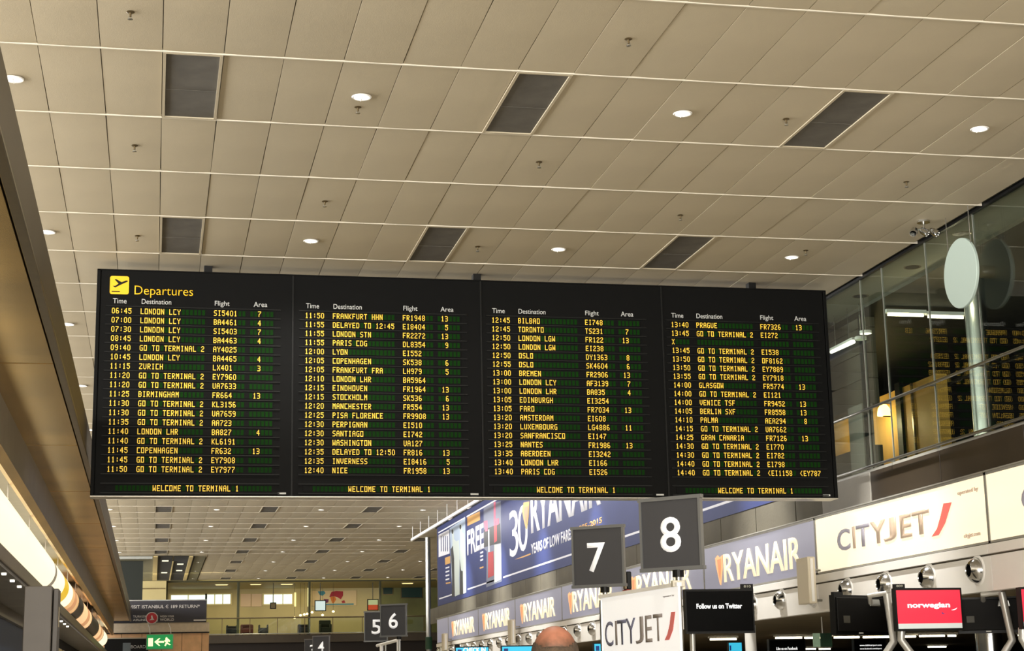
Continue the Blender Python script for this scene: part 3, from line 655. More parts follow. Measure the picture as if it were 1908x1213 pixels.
# brackets on top of the drums
for k in range(12):
    t = empty('sign_bracket')
    yy = 22.84+4.08*k-4.08; put('upright', MB().box((-1.905, yy-.02, EZ+2.56), (-1.89, yy+.02, EZ+2.745)), WHITE, t)
    put('foot', MB().box((-1.93, yy-.03, EZ+2.55), (-1.885, yy+.03, EZ+2.565)), WHITE, t)
    shift(t, (-1.9, yy, EZ+2.55)); tag(t, 'slim white bracket on the curved light drums, %s counted from the camera' % ORD[k], 'bracket', 'brackets on the light drums')
lg = empty('shop_ledge')
put('ledge_plate', MB().box((-2.748, 3, EZ+1.77), (-1.95, 79, EZ+1.97)), BRONZE, lg, bevel=.01)
put('under_panel', MB().box((-2.748, 3, EZ+1.72), (-1.99, 79, EZ+1.765)), CONCL, lg)
shift(lg, (-2.3, 40, EZ+1.8)); tag(lg, 'bronze ledge carrying the curved light drums of the shop front', 'ledge')
sq = MB().box((-.03, -.05, -.03), (.03, .05, 0)).mesh('square_lamp'); sq.materials.append(LAMPW)
for n, yy in enumerate([20, 21.6, 23.14, 24.72, 26.2, 27.6, 38.8, 40.4, 41.9, 43.4]):
    o = bpy.data.objects.new('square_lamp', sq); COL.objects.link(o); o.location = (-2.06, yy, EZ+1.72)
    tag(o, 'small square lamp under the shop ledge, %s one %s the grey pillar' % (ORD[n if yy < 30 else n-6], 'left of' if yy < 30 else 'right of'), 'light', 'square lamps under the shop ledge')
# blue panel, grey totem
t = empty('grey_totem'); a = UY(46, 1092, 14); c = UY(98, 1092, 14)
put('body', MB().box((a.x, 14, 0), (c.x, 14.3, a.z)), mat('warm_grey_totem', (90, 84, 77), .5, noise=.05), t, bevel=.006)
put('side_cover', MB().box((c.x+.008, 14.02, 0), (c.x+.05, 14.3, a.z-.02)), mat('warm_grey_cover', (78, 73, 68), .5), t, bevel=.006)
put('side_slot', MB().box((c.x+.05, 14.1, a.z-.32), (c.x+.053, 14.2, a.z-.16)), BRONZE, t)
shift(t, (a.x, 14, 0)); tag(t, 'tall warm grey pillar at the bottom left below the curved lights', 'pillar')
t = empty('shop_display'); 
yd = UX(46, 1150, -2.68).y+.6; print('yd', yd, UX(44, 1118, -2.68))
put('display_panel', MB().box((-2.74, 14, .4), (-2.68, yd, EZ+1.42)), mat('deep_blue_panel', (14, 40, 66), .5), t)
put('display_header', MB().box((-2.74, 13.9, EZ+1.42), (-2.6, yd+.1, EZ+1.47)), BRONZE, t)
put('display_plinth', MB().box((-2.74, 14, 0), (-2.5, yd, .4)), BLACK, t)
shift(t, (-2.7, 20, 0)); tag(t, 'deep blue shop display panel behind the grey pillar', 'display')
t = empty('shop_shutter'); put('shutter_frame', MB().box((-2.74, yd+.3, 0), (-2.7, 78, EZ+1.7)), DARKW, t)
for k in range(5): put('cream_counter', MB().box((-2.7, 42+6*k, EZ+.95), (-2.35, 47+6*k, EZ+1.25)), mat('beige_counter', (170, 150, 104), .6), t, bevel=.01)
shift(t, (-2.7, 50, 0)); tag(t, 'dark open shop front with beige canopied counters beyond the grey pillar', 'shop front')
# ================================================================== DEPARTURES BOARD
GL = {'A': '01110 10001 10001 11111 10001 10001 10001', 'B': '11110 10001 10001 11110 10001 10001 11110', 'C': '11111 10000 10000 10000 10000 10000 11111', 'D': '11110 10001 10001 10001 10001 10001 11110',
 'E': '11111 10000 10000 11110 10000 10000 11111', 'F': '11111 10000 10000 11110 10000 10000 10000', 'G': '01111 10000 10000 10011 10001 10001 01111', 'H': '10001 10001 10001 11111 10001 10001 10001',
 'I': '01110 00100 00100 00100 00100 00100 01110', 'J': '00111 00010 00010 00010 00010 10010 01100', 'K': '10001 10010 10100 11000 10100 10010 10001', 'L': '10000 10000 10000 10000 10000 10000 11111',
 'M': '10001 11011 10101 10101 10001 10001 10001', 'N': '10001 11001 11001 10101 10011 10011 10001', 'O': '11111 10001 10001 10001 10001 10001 11111', 'P': '11110 10001 10001 11110 10000 10000 10000',
 'Q': '01110 10001 10001 10001 10101 10010 01101', 'R': '11110 10001 10001 11110 10100 10010 10001', 'S': '01111 10000 10000 01110 00001 00001 11110', 'T': '11111 00100 00100 00100 00100 00100 00100',
 'U': '10001 10001 10001 10001 10001 10001 01110', 'V': '10001 10001 10001 10001 10001 01010 00100', 'W': '10001 10001 10001 10101 10101 11011 10001', 'X': '10001 10001 01010 00100 01010 10001 10001',
 'Y': '10001 10001 01010 00100 00100 00100 00100', 'Z': '11111 00001 00010 00100 01000 10000 11111', '0': '01110 10001 10001 10001 10001 10001 01110', '1': '00100 01100 00100 00100 00100 00100 01110',
 '2': '01110 10001 00001 00110 01000 10000 11111', '3': '11110 00001 00001 01110 00001 00001 11110', '4': '00010 00110 01010 10010 11111 00010 00010', '5': '11111 10000 11110 00001 00001 10001 01110',
 '6': '01110 10000 10000 11110 10001 10001 01110', '7': '11111 00001 00010 00100 01000 01000 01000', '8': '01110 10001 10001 01110 10001 10001 01110', '9': '01110 10001 10001 01111 00001 00001 01110',
 ':': '00000 00100 00100 00000 00100 00100 00000', '<': '00010 00100 01000 10000 01000 00100 00010', '*': '10001 01010 00100 00100 00100 01010 10001'}
GO = 'GO TO TERMINAL 2'
DATA = [
 [('06:45','LONDON LCY','SI5401','7'),('07:00','LONDON LCY','BA4461','4'),('07:30','LONDON LCY','SI5403','7'),('08:45','LONDON LCY','BA4463','4'),('09:40',GO,'AY4025',''),('10:45','LONDON LCY','BA4465','4'),
  ('11:15','ZURICH','LX401','3'),('11:20',GO,'EY7960',''),('11:20',GO,'UA7633',''),('11:25','BIRMINGHAM','FR664','13'),('11:30',GO,'KL3156',''),('11:30',GO,'UA7659',''),('11:35',GO,'AA723',''),
  ('11:40','LONDON LHR','BA827','4'),('11:40',GO,'KL6191',''),('11:45','COPENHAGEN','FR632','13'),('11:45',GO,'EY7908',''),('11:50',GO,'EY7977','')],
 [('11:50','FRANKFURT HHN','FR1948','13'),('11:55','DELAYED TO 12:45','EI8404','5'),('11:55','LONDON STN','FR2272','13'),('11:55','PARIS CDG','DL8354','9'),('12:00','LYON','EI552',''),('12:05','COPENHAGEN','SK538','6'),
  ('12:05','FRANKFURT FRA','LH979','5'),('12:10','LONDON LHR','BA5964',''),('12:15','EINDHOVEN','FR1964','13'),('12:15','STOCKHOLM','SK536','6'),('12:20','MANCHESTER','FR554','13'),('12:25','PISA FLORENCE','FR9908','13'),
  ('12:30','PERPIGNAN','EI510',''),('12:30','SANTIAGO','EI742',''),('12:30','WASHINGTON','UA127',''),('12:35','DELAYED TO 12:50','FR816','13'),('12:35','INVERNESS','EI8416','5'),('12:40','NICE','FR1958','13')],
 [('12:45','BILBAO','EI748',''),('12:45','TORONTO','TS231','7'),('12:50','LONDON LGW','FR122','13'),('12:50','LONDON LGW','EI238',''),('12:50','OSLO','DY1363','8'),('12:55','OSLO','SK4604','6'),('13:00','BREMEN','FR2906','13'),
  ('13:00','LONDON LCY','AF3139','7'),('13:00','LONDON LHR','BA835','4'),('13:05','EDINBURGH','EI3254',''),('13:05','FARO','FR7034','13'),('13:20','AMSTERDAM','EI608',''),('13:20','LUXEMBOURG','LG4886','11'),
  ('13:20','SANFRANCISCO','EI147',''),('13:25','NANTES','FR1986','13'),('13:35','ABERDEEN','EI3242',''),('13:40','LONDON LHR','EI166',''),('13:40','PARIS CDG','EI526','')],
 [('13:40','PRAGUE','FR7326','13'),('13:45',GO,'EI272',''),('*','','',''),('13:45',GO,'EI538',''),('13:50',GO,'OF8162',''),('13:50',GO,'EY7889',''),('13:55',GO,'EY7918',''),('14:00','GLASGOW','FR5774','13'),
  ('14:00',GO,'EI121',''),('14:00','VENICE TSF','FR9452','13'),('14:05','BERLIN SXF','FR8558','13'),('14:10','PALMA','AEA294','8'),('14:15',GO,'UA7662',''),('14:25','GRAN CANARIA','FR7126','13'),
  ('14:30',GO,'EI770',''),('14:30',GO,'EI782',''),('14:40',GO,'EI798',''),('14:40',GO,'<EI1158','<EY787')]]
D = 24.67; BX0, BX1 = -.925, 10.41; BZ1 = EZ+6.13; BZ0 = EZ+2.80
divs = [BX0+.05, 1.927, 4.78, 7.659, BX1-.05]
t0 = [-.70, 2.112, 4.95, 7.805]
CP = .0587; RP = .1366; ZR0 = EZ+5.505
bo = empty('departures_board')
fr = MB(); fr.box((BX0, D+.01, BZ0), (BX0+.05, D+.35, BZ1)); fr.box((BX1-.05, D+.01, BZ0), (BX1, D+.35, BZ1)); fr.box((BX0, D+.01, BZ1-.02), (BX1, D+.35, BZ1))
put('outer_casing', fr, BOARD, bo, bevel=.004)
put('rear_case', MB().box((BX0+.05, D+.06, BZ0), (BX1-.05, D+.35, BZ1-.02)), BOARD, bo)
und = put('bottom_trim', MB().box((BX0, D+.012, BZ0-.012), (BX1, D+.35, BZ0)), BOARDEDGE, bo)
for x in (BX0+1.6, 4.75, BX1-1.2):
    put('ceiling_bracket', MB().box((x-.06, D+.1, BZ1), (x+.06, D+.25, CZ+.02)), BLACK, bo, bevel=.004)
def cells(cols): return cols
for p in range(4):
    xa, xb = divs[p], divs[p+1]
    pn = put('display_panel', MB().box((xa+.012, D+.02, BZ0), (xb-.012, D+.06, BZ1-.02)), BOARD, bo)
    put('dividing_strip', MB().box((xb-.012, D+.005, BZ0), (xb+.012, D+.06, BZ1-.02)), BOARDRIB, bo) if p < 3 else None
    X0 = t0[p]; xl = X0-.09; xr = X0+40*CP+.10
    for r in range(21):
        zc = ZR0-(r-.5)*RP
        if r == 19: zc = ZR0-18.5*RP
        put('row_rib', MB().box((xl, D-.004, zc-.008), (xr, D+.02, zc+.008)), BOARDRIB, pn)
    for r in range(20):
        if r == 18: continue
        zc = ZR0-r*RP
        if r < 18:
            tm, de, flt, ar = DATA[p][r]
            line = [' ']*40
            def wr(c, s):
                for k, ch in enumerate(s):
                    if c+k < 40: line[c+k] = ch
            wr(0, tm); wr(7, de); wr(25 if p != 3 or not flt.startswith('<') else 25, flt); wr({1: 36, 2: 35}.get(len(ar), 34), ar)
        else:
            line = [' ']*40
            for k, ch in enumerate('WELCOME TO TERMINAL 1'): line[11+k] = ch
        tx = MB(); gc = MB()
        ph, pw = .084/7, .0415/5
        for c, ch in enumerate(line):
            x0 = X0+c*CP
            if ch == ' ':
                if r < 18 and c in (5, 6, 23, 24, 33): continue
                if r == 19 and c < 2: continue
                n = len(gc.v); z0, z1 = zc-.040, zc+.040
                gc.v += [(x0+.004, D+.008, z0), (x0+.046, D+.008, z0), (x0+.046, D+.008, z1), (x0+.004, D+.008, z1)]; gc.f.append((n, n+1, n+2, n+3))
                continue
            rows = GL[ch].split()
            for ry, rw in enumerate(rows):
                cx_ = 0
                while cx_ < 5:
                    if rw[cx_] == '1':
                        e = cx_
                        while e+1 < 5 and rw[e+1] == '1': e += 1
                        zt1 = zc+.042-ry*ph; n = len(tx.v); xx0 = x0+cx_*pw-.0012; xx1 = x0+(e+1)*pw+.0012
                        tx.v += [(xx0, D+.004, zt1-ph), (xx1, D+.004, zt1-ph), (xx1, D+.004, zt1), (xx0, D+.004, zt1)]; tx.f.append((n, n+1, n+2, n+3))
                        cx_ = e+1
                    else: cx_ += 1
        put('character_slot', MB().box((X0-.02, D+.009, zc-.045), (X0+40*CP, D+.02, zc+.045)), BOARD, pn)
        if gc.f: o = put('unlit_cells', gc, GCELL, pn); o['kind'] = 'stuff'
        o = put('row_text', tx, YTXT, pn); o['kind'] = 'stuff'
    hz = EZ+5.618
    for s_, col, w_, h_ in (('Time', 0, .195, .075), ('Destination', 7, .425, .075), ('Flight', 25, .215, .095), ('Area', 34.7, .20, .075)):
        z_ = hz-(.02 if 'g' in s_ else 0)
        xq = X0+col*CP+.01
        link('column_heading', text_mesh(s_, w_, h_, .0, .004, frame((xq, D+.019, z_), (1, 0, 0), (0, 0, 1))), GREYTXT, pn)
    put('maker_plate', MB().box((xb-.20, D+.014, BZ0+.03), (xb-.08, D+.02, BZ0+.055)), GREYTXT, pn)
    if p == 0:
        s0 = .272; x0, z0 = -.74, EZ+5.755; pts = []
        for cx_, cz_, a0 in ((s0-.03, .03, -90), (s0-.03, s0-.03, 0), (.03, s0-.03, 90), (.03, .03, 180)):
            for k in range(5): a = math.radians(a0+k*22.5); pts.append((cx_+.03*math.cos(a), cz_+.03*math.sin(a)))
        fm = frame((x0, D+.019, z0), (1, 0, 0), (0, 0, 1))
        put('pictogram_plate', poly2(pts, 0, .005), YPRINT, pn, xf=fm)
        def ic(x, y): return ((x-60)/345*s0, (440-y)/345*s0)
        body = [ic(*q_) for q_ in ((110, 285), (160, 282), (215, 240), (145, 165), (165, 152), (270, 210), (350, 175), (385, 178), (375, 200), (250, 262), (155, 316), (110, 285))][:-1]
        put('aeroplane_symbol', poly2(body, .005, .008), BLACK, pn, xf=fm)
        put('runway_line', poly2([ic(95, 400), ic(242, 400), ic(242, 384), ic(95, 384)], .005, .008), BLACK, pn, xf=fm)
        link('board_title', text_mesh('Departures', .845, .175, -.006, .005, frame((-.385, D+.019, EZ+5.715), (1, 0, 0), (0, 0, 1))), YPRINT, pn)
shift(bo, (4.75, D, BZ1)); tag(bo, 'huge black departures board with yellow flap lettering hanging from the ceiling', 'departure board')
# ================================================================== NUMBER SIGNS
def vtx(a, b, z): return UZ(a, b, z)
def number_sign(dg_, tl, tr, bl, wid, lab, polepx=.5, dh=.48, bold=.012):
    A = UZ(*tl, EZ+1); B = UZ(*tr, EZ+1); A.z -= EZ; B.z -= EZ
    s = wid/((A-B).xy.length); A = A*s; B = B*s; A.z += EZ; B.z += EZ
    right = (B-A); right.z = 0; right.normalize(); Cc = UY(*bl, A.y); h = A.z-Cc.z; wd = (B-A).xy.length
    o = Vector((A.x, A.y, A.z-h)); fm = frame(o, right, (0, 0, 1)); t = empty('number_sign')
    put('sign_face', poly2([(.012, .012), (wd-.012, .012), (wd-.012, h-.012), (.012, h-.012)], -.03, 0), SIGNG, t, xf=fm)
    f_ = .028
    for nm, pts in (('frame_rail', [(-.012, h-f_), (wd+.012, h-f_), (wd+.012, h+.004), (-.012, h+.004)]), ('frame_rail', [(-.012, -.004), (wd+.012, -.004), (wd+.012, f_), (-.012, f_)]),
                    ('frame_stile', [(0, f_), (f_*.8, f_), (f_*.8, h-f_), (0, h-f_)]), ('frame_stile', [(wd-f_*.8, f_), (wd, f_), (wd, h-f_), (wd-f_*.8, h-f_)])):
        put(nm, poly2(pts, -.04, .012), SIGNF, t, xf=fm)
    hh_ = h*dh; ww = hh_*.66
    cxs = {'7': .47, '8': .5, '6': .5, '5': .52, '4': .5, '3': .5}[dg_]
    fm2 = fm @ Matrix.Translation((wd*cxs-ww/2, h*.245, 0))
    link('digit', text_mesh(dg_, ww, hh_, bold, .006, fm2), SIGNW, t)
    pb = o+right*(wd*polepx)-fm.col[2].xyz*.02
    put('pole', MB().cyl((pb.x, pb.y, 0), (pb.x, pb.y, o.z), .025, 14), STEEL, t, smooth=True)
    put('collar', MB().cyl((pb.x, pb.y, o.z-.06), (pb.x, pb.y, o.z), .05, 14), BLACK, t)
    put('base_plate', MB().cyl((pb.x, pb.y, 0), (pb.x, pb.y, .012), .2, 24), STEEL, t)
    shift(t, (pb.x, pb.y, 0)); tag(t, lab, 'sign'); return pb, o
pb8, o8 = number_sign('8', (1190.5, 931), (1304, 921), (1198, 1066), .6, 'grey framed square sign with a white number 8, the nearest number sign', .58)
number_sign('7', (1064.5, 983), (1161, 977), (1069, 1096), .6, 'grey framed square sign with a white number 7', .6)
number_sign('6', (708.5, 1126.5), (757, 1124.5), (708.5, 1187), .6, 'grey framed sign with a white number 6 overlapping number 5', .7)
number_sign('5', (678.5, 1139.5), (722, 1138.5), (678.5, 1196), .56, 'grey framed sign with a white number 5 behind number 6', .9)
number_sign('4', (582.5, 1185), (614, 1184), (582.5, 1225), .6, 'small grey framed sign with a white number 4 at the bottom edge', .5)
number_sign('3', (567.5, 1191), (598, 1190), (567.5, 1231), .6, 'small grey framed sign partly hidden behind number 4', .5)
# tubular stands beneath number 6
def stand(name, pts_px, Y, lab, r_=.035):
    t = empty(name)
    (xa, ya), (xb, yb) = pts_px
    A = UY(xa, ya, Y); B = UY(xb, yb, Y-1.5)
    put('top_bar', MB().cyl(A, B, r_, 12), WHITE, t, smooth=True)
    for fr_ in (.2, .97):
        q = A.lerp(B, fr_); put('leg', MB().cyl((q.x, q.y, 0), (q.x, q.y, q.z), r_*1.2, 12), WHITE, t, smooth=True)
    shift(t, (A.x, A.y, 0)); tag(t, lab, 'stand')
stand('tubular_stand', ((703, 1203), (744, 1192)), 38, 'white tubular stand directly below the number 6 sign')
# ------------------------------------------------------------------ white airline board attached to the pole of number 8
zc = EZ+.86; B = UZ(1263, 1085, zc); A = UZ(1118, 1109, zc)
t = empty('white_airline_board'); right = (B-A); right.z = 0; wd = right.length; right.normalize(); hb = .95
fm = frame((A.x, A.y, zc-hb), right, (0, 0, 1))
put('board_sheet', poly2([(0, 0), (wd, 0), (wd, hb-.035), (0, hb-.035)], -.02, 0), mat('white_board_sheet', (250, 250, 250), .4, emit=(255, 255, 255), es=.4), t, xf=fm)  # faint glow put into the sheet to make it whiter
put('top_bar', poly2([(-.01, hb-.033), (wd+.01, hb-.033), (wd+.01, hb), (-.01, hb)], -.03, .015), WHITE, t, xf=fm)
def PB(x, y):      # photo pixel -> board plane coordinates
    n = fm.col[2].xyz; d = ray(x, y); o_ = Vector((0, 0, EZ)); k = (Vector((A.x, A.y, 0))-o_).dot(n)/d.dot(n); P = o_+d*k
    v = P-Vector((A.x, A.y, zc-hb)); return v.dot(right), v.z
C7 = lambda x, y: (1050+x/3.876, 900+y/3.876)
GRB = mat('board_grey_letters', (150, 142, 138), .5); SLB = mat('board_slate_letters', (110, 112, 134), .5); RDB = mat('board_red_slash', (236, 128, 124), .5)
for ch, xa, xb, ytop, ybot in (('C', 300, 358, 1000, 1180), ('I', 374, 388, 995, 1172), ('T', 390, 455, 988, 1168), ('Y', 452, 522, 975, 1160), ('J', 520, 578, 965, 1160), ('E', 592, 640, 955, 1150), ('T', 650, 718, 945, 1142)):
    a_ = PB(*C7((xa+xb)/2, ytop)); b_ = PB(*C7((xa+xb)/2, ybot)); l_ = PB(*C7(xa, 1060)); r_ = PB(*C7(xb, 1050))
    link('letter', text_mesh(ch, r_[0]-l_[0], a_[1]-b_[1], .004, .003, fm @ Matrix.Translation((l_[0], b_[1], 0))), SLB if xa < 500 and ch != 'I' else GRB, t)
put('red_slash', poly2([PB(*C7(*q_)) for q_ in ((732, 1135), (765, 1132), (792, 1060), (808, 928), (778, 932), (768, 1020), (752, 1090))], 0, .003), RDB, t, xf=fm)
a_ = PB(*C7(720, 830)); b_ = PB(*C7(800, 812))
link('small_print', text_mesh('operated by', b_[0]-a_[0], .018, 0, .003, fm @ Matrix.Translation((a_[0], a_[1], 0))), GRB, t)
put('clamp', MB().box((pb8.x-.06, pb8.y-.03, zc-.035), (pb8.x+.05, pb8.y+.03, zc+.02)), mat('cream_clamp', (206, 200, 184), .5), t, bevel=.004)
a2 = A+right*.05
put('support_leg', MB().cyl((a2.x, a2.y+.03, 0), (a2.x, a2.y+.03, zc-.05), .02, 12), STEEL, t)
shift(t, (A.x, A.y, 0)); tag(t, 'white board with large grey airline lettering and red slash clamped below number 8', 'sign')
# ------------------------------------------------------------------ MONITORS
SCR = mat('dark_screen', (4, 4, 4), .3, spec=.06); REDS = mat('red_screen', (200, 30, 50), .4, emit=(250, 50, 74), es=.75); GRS = mat('pale_screen_bar', (190, 196, 192), .4, emit=(196, 202, 198), es=.6)
WTX = mat('white_screen_text', (255, 255, 255), .5, emit=(255, 255, 255), es=1.0); CYS = mat('cyan_screen', (60, 190, 230), .4, emit=(64, 196, 232), es=.8); NAVY = mat('navy_screen_logo', (30, 60, 120), .4, emit=(20, 60, 130), es=.5)
def monitor(tl, tr, bl, Y, lab, kind, tabs=None, arm=None, dy=0.0, turn=0.0, texts=()):
    A = UY(*tl, Y); B = UY(*tr, Y+turn); Cc = UY(*bl, Y); right = Vector((B.x-A.x, B.y-A.y, 0)); wd = right.length; right.normalize(); h = A.z-Cc.z
    fm = frame((A.x, A.y, Cc.z), right, (0, 0, 1)); t = empty('monitor')
    put('casing', poly2([(0, 0), (wd, 0), (wd, h), (0, h)], -.09, 0), BLACK, t, xf=fm)
    bz = .03*wd
    bez = MB()
    for pts in ([(0, h-bz), (wd, h-bz), (wd, h), (0, h)], [(0, 0), (wd, 0), (wd, bz), (0, bz)], [(0, bz), (bz*.7, bz), (bz*.7, h-bz), (0, h-bz)], [(wd-bz*.7, bz), (wd, bz), (wd, h-bz), (wd-bz*.7, h-bz)]):
        bez.prism([(x, y, 0) for x, y in pts], (0, 0, .01))
    put('bezel', bez, BLACK, t, xf=fm)
    if kind == 'red':
        put('screen', poly2([(bz*.7, h*.17), (wd-bz*.7, h*.17), (wd-bz*.7, h-bz), (bz*.7, h-bz)], 0, .004), REDS, t, xf=fm)
        put('screen_bar', poly2([(bz*.7, bz*.6), (wd-bz*.7, bz*.6), (wd-bz*.7, h*.17), (bz*.7, h*.17)], 0, .004), GRS, t, xf=fm)
    elif kind == 'cyan': put('screen', poly2([(bz*.7, bz), (wd-bz*.7, bz), (wd-bz*.7, h-bz), (bz*.7, h-bz)], 0, .004), CYS, t, xf=fm)
    elif kind == 'black': put('screen', poly2([(bz*.7, bz), (wd-bz*.7, bz), (wd-bz*.7, h-bz), (bz*.7, h-bz)], 0, .004), SCR, t, xf=fm)
    else:
        put('back_plate', poly2([(bz, bz*1.5), (wd-bz, bz*1.5), (wd-bz, h-bz), (bz, h-bz)], 0, .03), mat('monitor_back', (16, 15, 14), .6, spec=.15), t, xf=fm, bevel=.01)
        put('rating_label', poly2([(wd*.13, h*.3), (wd*.25, h*.3), (wd*.25, h*.48), (wd*.13, h*.48)], .03, .032), mat('dim_label', (74, 72, 64), .6), t, xf=fm)
        put('maker_plate', poly2([(wd*.42, h*.03), (wd*.50, h*.03), (wd*.50, h*.065), (wd*.42, h*.065)], .01, .014), GREYTXT, t, xf=fm)
        put('mount_plate', poly2([(wd*.62, h*.72), (wd*.82, h*.72), (wd*.80, h*.9), (wd*.64, h*.9)], .03, .06), STEEL, t, xf=fm, bevel=.008)
    if tabs:
        x0, x1, th, s_ = tabs
        put('number_tab', poly2([(x0*wd, h), (x1*wd, h), (x1*wd, h+th*h), (x0*wd, h+th*h)], -.05, .005), BLACK, t, xf=fm)
        if s_: link('number_tab_text', text_mesh(s_, (x1-x0)*wd*.6, th*h*.5, .01, .003, fm @ Matrix.Translation(((x0+(x1-x0)*.2)*wd, h+th*h*.25, .005))), mat('tab_text', (190, 190, 175), .6), t)
    for s_, x0, y0, w_, hh_, m, bold in texts:
        link('screen_text', text_mesh(s_, w_*wd, hh_*h, bold, .003, fm @ Matrix.Translation((x0*wd, y0*h, .004))), m, t)
    if arm:
        for nm, pts, r_ in arm:
            P = [UY(x, y, Y+dY) for x, y, dY in pts]
            if nm == 'pole': P.append(Vector((P[-1].x, P[-1].y, 0)))
            put(nm, MB().tube(P, r_, 14), mat('silver_arm', (190, 188, 182), .35, .5), t, smooth=True)
    shift(t, (A.x, A.y, 0)); tag(t, lab, 'monitor', 'check-in desk monitors'); return t, fm, wd, h
monitor((1275, 1098), (1403, 1097), (1275, 1181), 23.5, 'black monitor with white words beside the white airline board', 'black', tabs=(.83, 1.0, .11, '810'),
        arm=[('pole', [(1290, 1178, .1), (1291, 1215, .1)], .04)], texts=[('Follow us on Twitter', .165, .555, .66, .115, WTX, .02)])
t, fm, wd, h = monitor((1666, 1096), (1790, 1093), (1667, 1176), 20.6, 'red lit monitor with white lettering and a grey bar below', 'red', tabs=(0, .16, .10, '809'),
        arm=[('pole', [(1680, 1172, .12), (1679, 1192, .12), (1697, 1216, .12)], .05)], texts=[('norwegian', .18, .50, .635, .155, WTX, .03)])
put('aircraft_mark', poly2([(wd*.83, h*.475), (wd*.87, h*.49), (wd*.92, h*.53), (wd*.90, h*.49), (wd*.86, h*.47)], .004, .007), WTX, t, xf=fm).location -= t.location
put('tail_mark', poly2([(wd*.68, h*.40), (wd*.69, h*.44), (wd*.70, h*.405), (wd*.74, h*.395), (wd*.70, h*.385)], .004, .007), NAVY, t, xf=fm).location -= t.location
monitor((1553, 1108), (1652, 1113), (1562, 1183), 23.2, 'dark blank monitor seen from behind, left of the red screen', 'back', tabs=(0, .17, .07, None), turn=.5,
        arm=[('arm', [(1622, 1123, -.15), (1620, 1110, -.3), (1652, 1105, -.45)], .035), ('pole', [(1652, 1106, -.45), (1665, 1196, -.45), (1648, 1222, -.45)], .055)])
monitor((1782, 1114), (1902, 1105), (1784, 1181), 20.95, 'dark blank monitor seen from behind, right of the red screen', 'back', turn=-.3,
        arm=[('arm', [(1832, 1118, -.15), (1831, 1108, -.3), (1866, 1103, -.45)], .035), ('pole', [(1866, 1103, -.45), (1886, 1193, -.45), (1868, 1222, -.45)], .05)])
monitor((1899, 1094), (2020, 1092), (1897, 1172), 18.8, 'red monitor cut off by the right edge of the photo', 'red', arm=[('pole', [(1905, 1170, .12), (1905, 1190, .12), (1920, 1216, .12)], .05)])
monitor((1432, 1191), (1500, 1190), (1432, 1232), 30, 'dark screen with one line of white words at the bottom edge', 'black', texts=[('Like us on Facebook', .2, .50, .58, .13, WTX, .01)], arm=[('pole', [(1460, 1230, .1), (1460, 1240, .1)], .04)])
monitor((1590, 1190), (1650, 1190), (1590, 1228), 30, 'dark screen with two lines of small words below the left blank monitor', 'black', texts=[('www.dublinairport.com', .18, .60, .68, .11, WTX, .0), ('www.facebook.com/airport', .18, .44, .68, .1, WTX, .0)], arm=[('pole', [(1620, 1226, .1), (1620, 1240, .1)], .04)])
cy = [((848, 1205), (911, 1203), (848, 1240), 40, 'cyan check-in monitor with white words at the bottom edge', [('CHECK IN', .24, .68, .66, .26, WTX, .03)], (0.0, .14, .12, None)),
      ((934, 1203), (1000, 1202), (934, 1240), 38, 'plain cyan monitor just left of the bald man', [], None),
      ((1106, 1198), (1160, 1197), (1106, 1235), 34, 'cyan monitor between the bald man and the white airline board', [], None),
      ((1357, 1197), (1382, 1196), (1359, 1235), 33, 'narrow cyan monitor under the black screen', [], None)]
for tl, tr, bl, Y, lab, tx_, tb in cy:
    t, fm, wd, h = monitor(tl, tr, bl, Y, lab, 'cyan', tabs=tb, texts=tx_, arm=[('pole', [((tl[0]+tr[0])/2, 1238, .1), ((tl[0]+tr[0])/2, 1242, .1)], .04)])
    put('screen_logo', poly2([(wd*.07, h*.6), (wd*.19, h*.6), (wd*.19, h*.85), (wd*.07, h*.85)], .004, .007), NAVY, t, xf=fm).location -= t.location
# small hanging green picture
A = UY(1515, 1180, 29); B = UY(1551, 1205, 29); t = empty('green_poster')
put('poster_pale_half', MB().box((A.x, 29, B.z), (A.x+(B.x-A.x)*.36, 29.03, A.z)), mat('poster_pale', (150, 176, 150), .5, emit=(150, 180, 150), es=.2, noise=.3, nscale=5), t)
put('poster_dark_half', MB().box((A.x+(B.x-A.x)*.4, 29, B.z), (B.x, 29.03, A.z)), mat('poster_dark', (26, 64, 40), .5, noise=.4, nscale=5), t)
q = UY(1532, 1168, 29); put('hanging_cord', MB().cyl((q.x, 29.01, A.z), (q.x, 29.01, zso), .01, 6), WHITE, t)
shift(t, (A.x, 29, A.z)); tag(t, 'small green picture hanging under the fascia below the upright light box', 'poster')
# dark device between the signs 7 and 8
q = UY(1170, 1082, 18.5); t = empty('loudspeaker_horn')
put('body', MB().box((q.x-.03, 18.45, q.z-.1), (q.x+.03, 18.6, q.z+.1)), BLACK, t, bevel=.01); put('side_strip', MB().box((q.x-.045, 18.45, q.z-.09), (q.x-.032, 18.55, q.z+.08)), BRONZE, t)
put('red_foot', MB().box((q.x-.035, 18.44, q.z-.14), (q.x+.03, 18.6, q.z-.1)), mat('red_plastic', (170, 50, 30), .5), t); put('pole', MB().cyl((q.x, 18.53, 0), (q.x, 18.53, q.z-.14), .018, 10), BLACK, t)
shift(t, (q.x, 18.5, 0)); tag(t, 'small dark upright device between the number 7 and 8 signs', 'device')
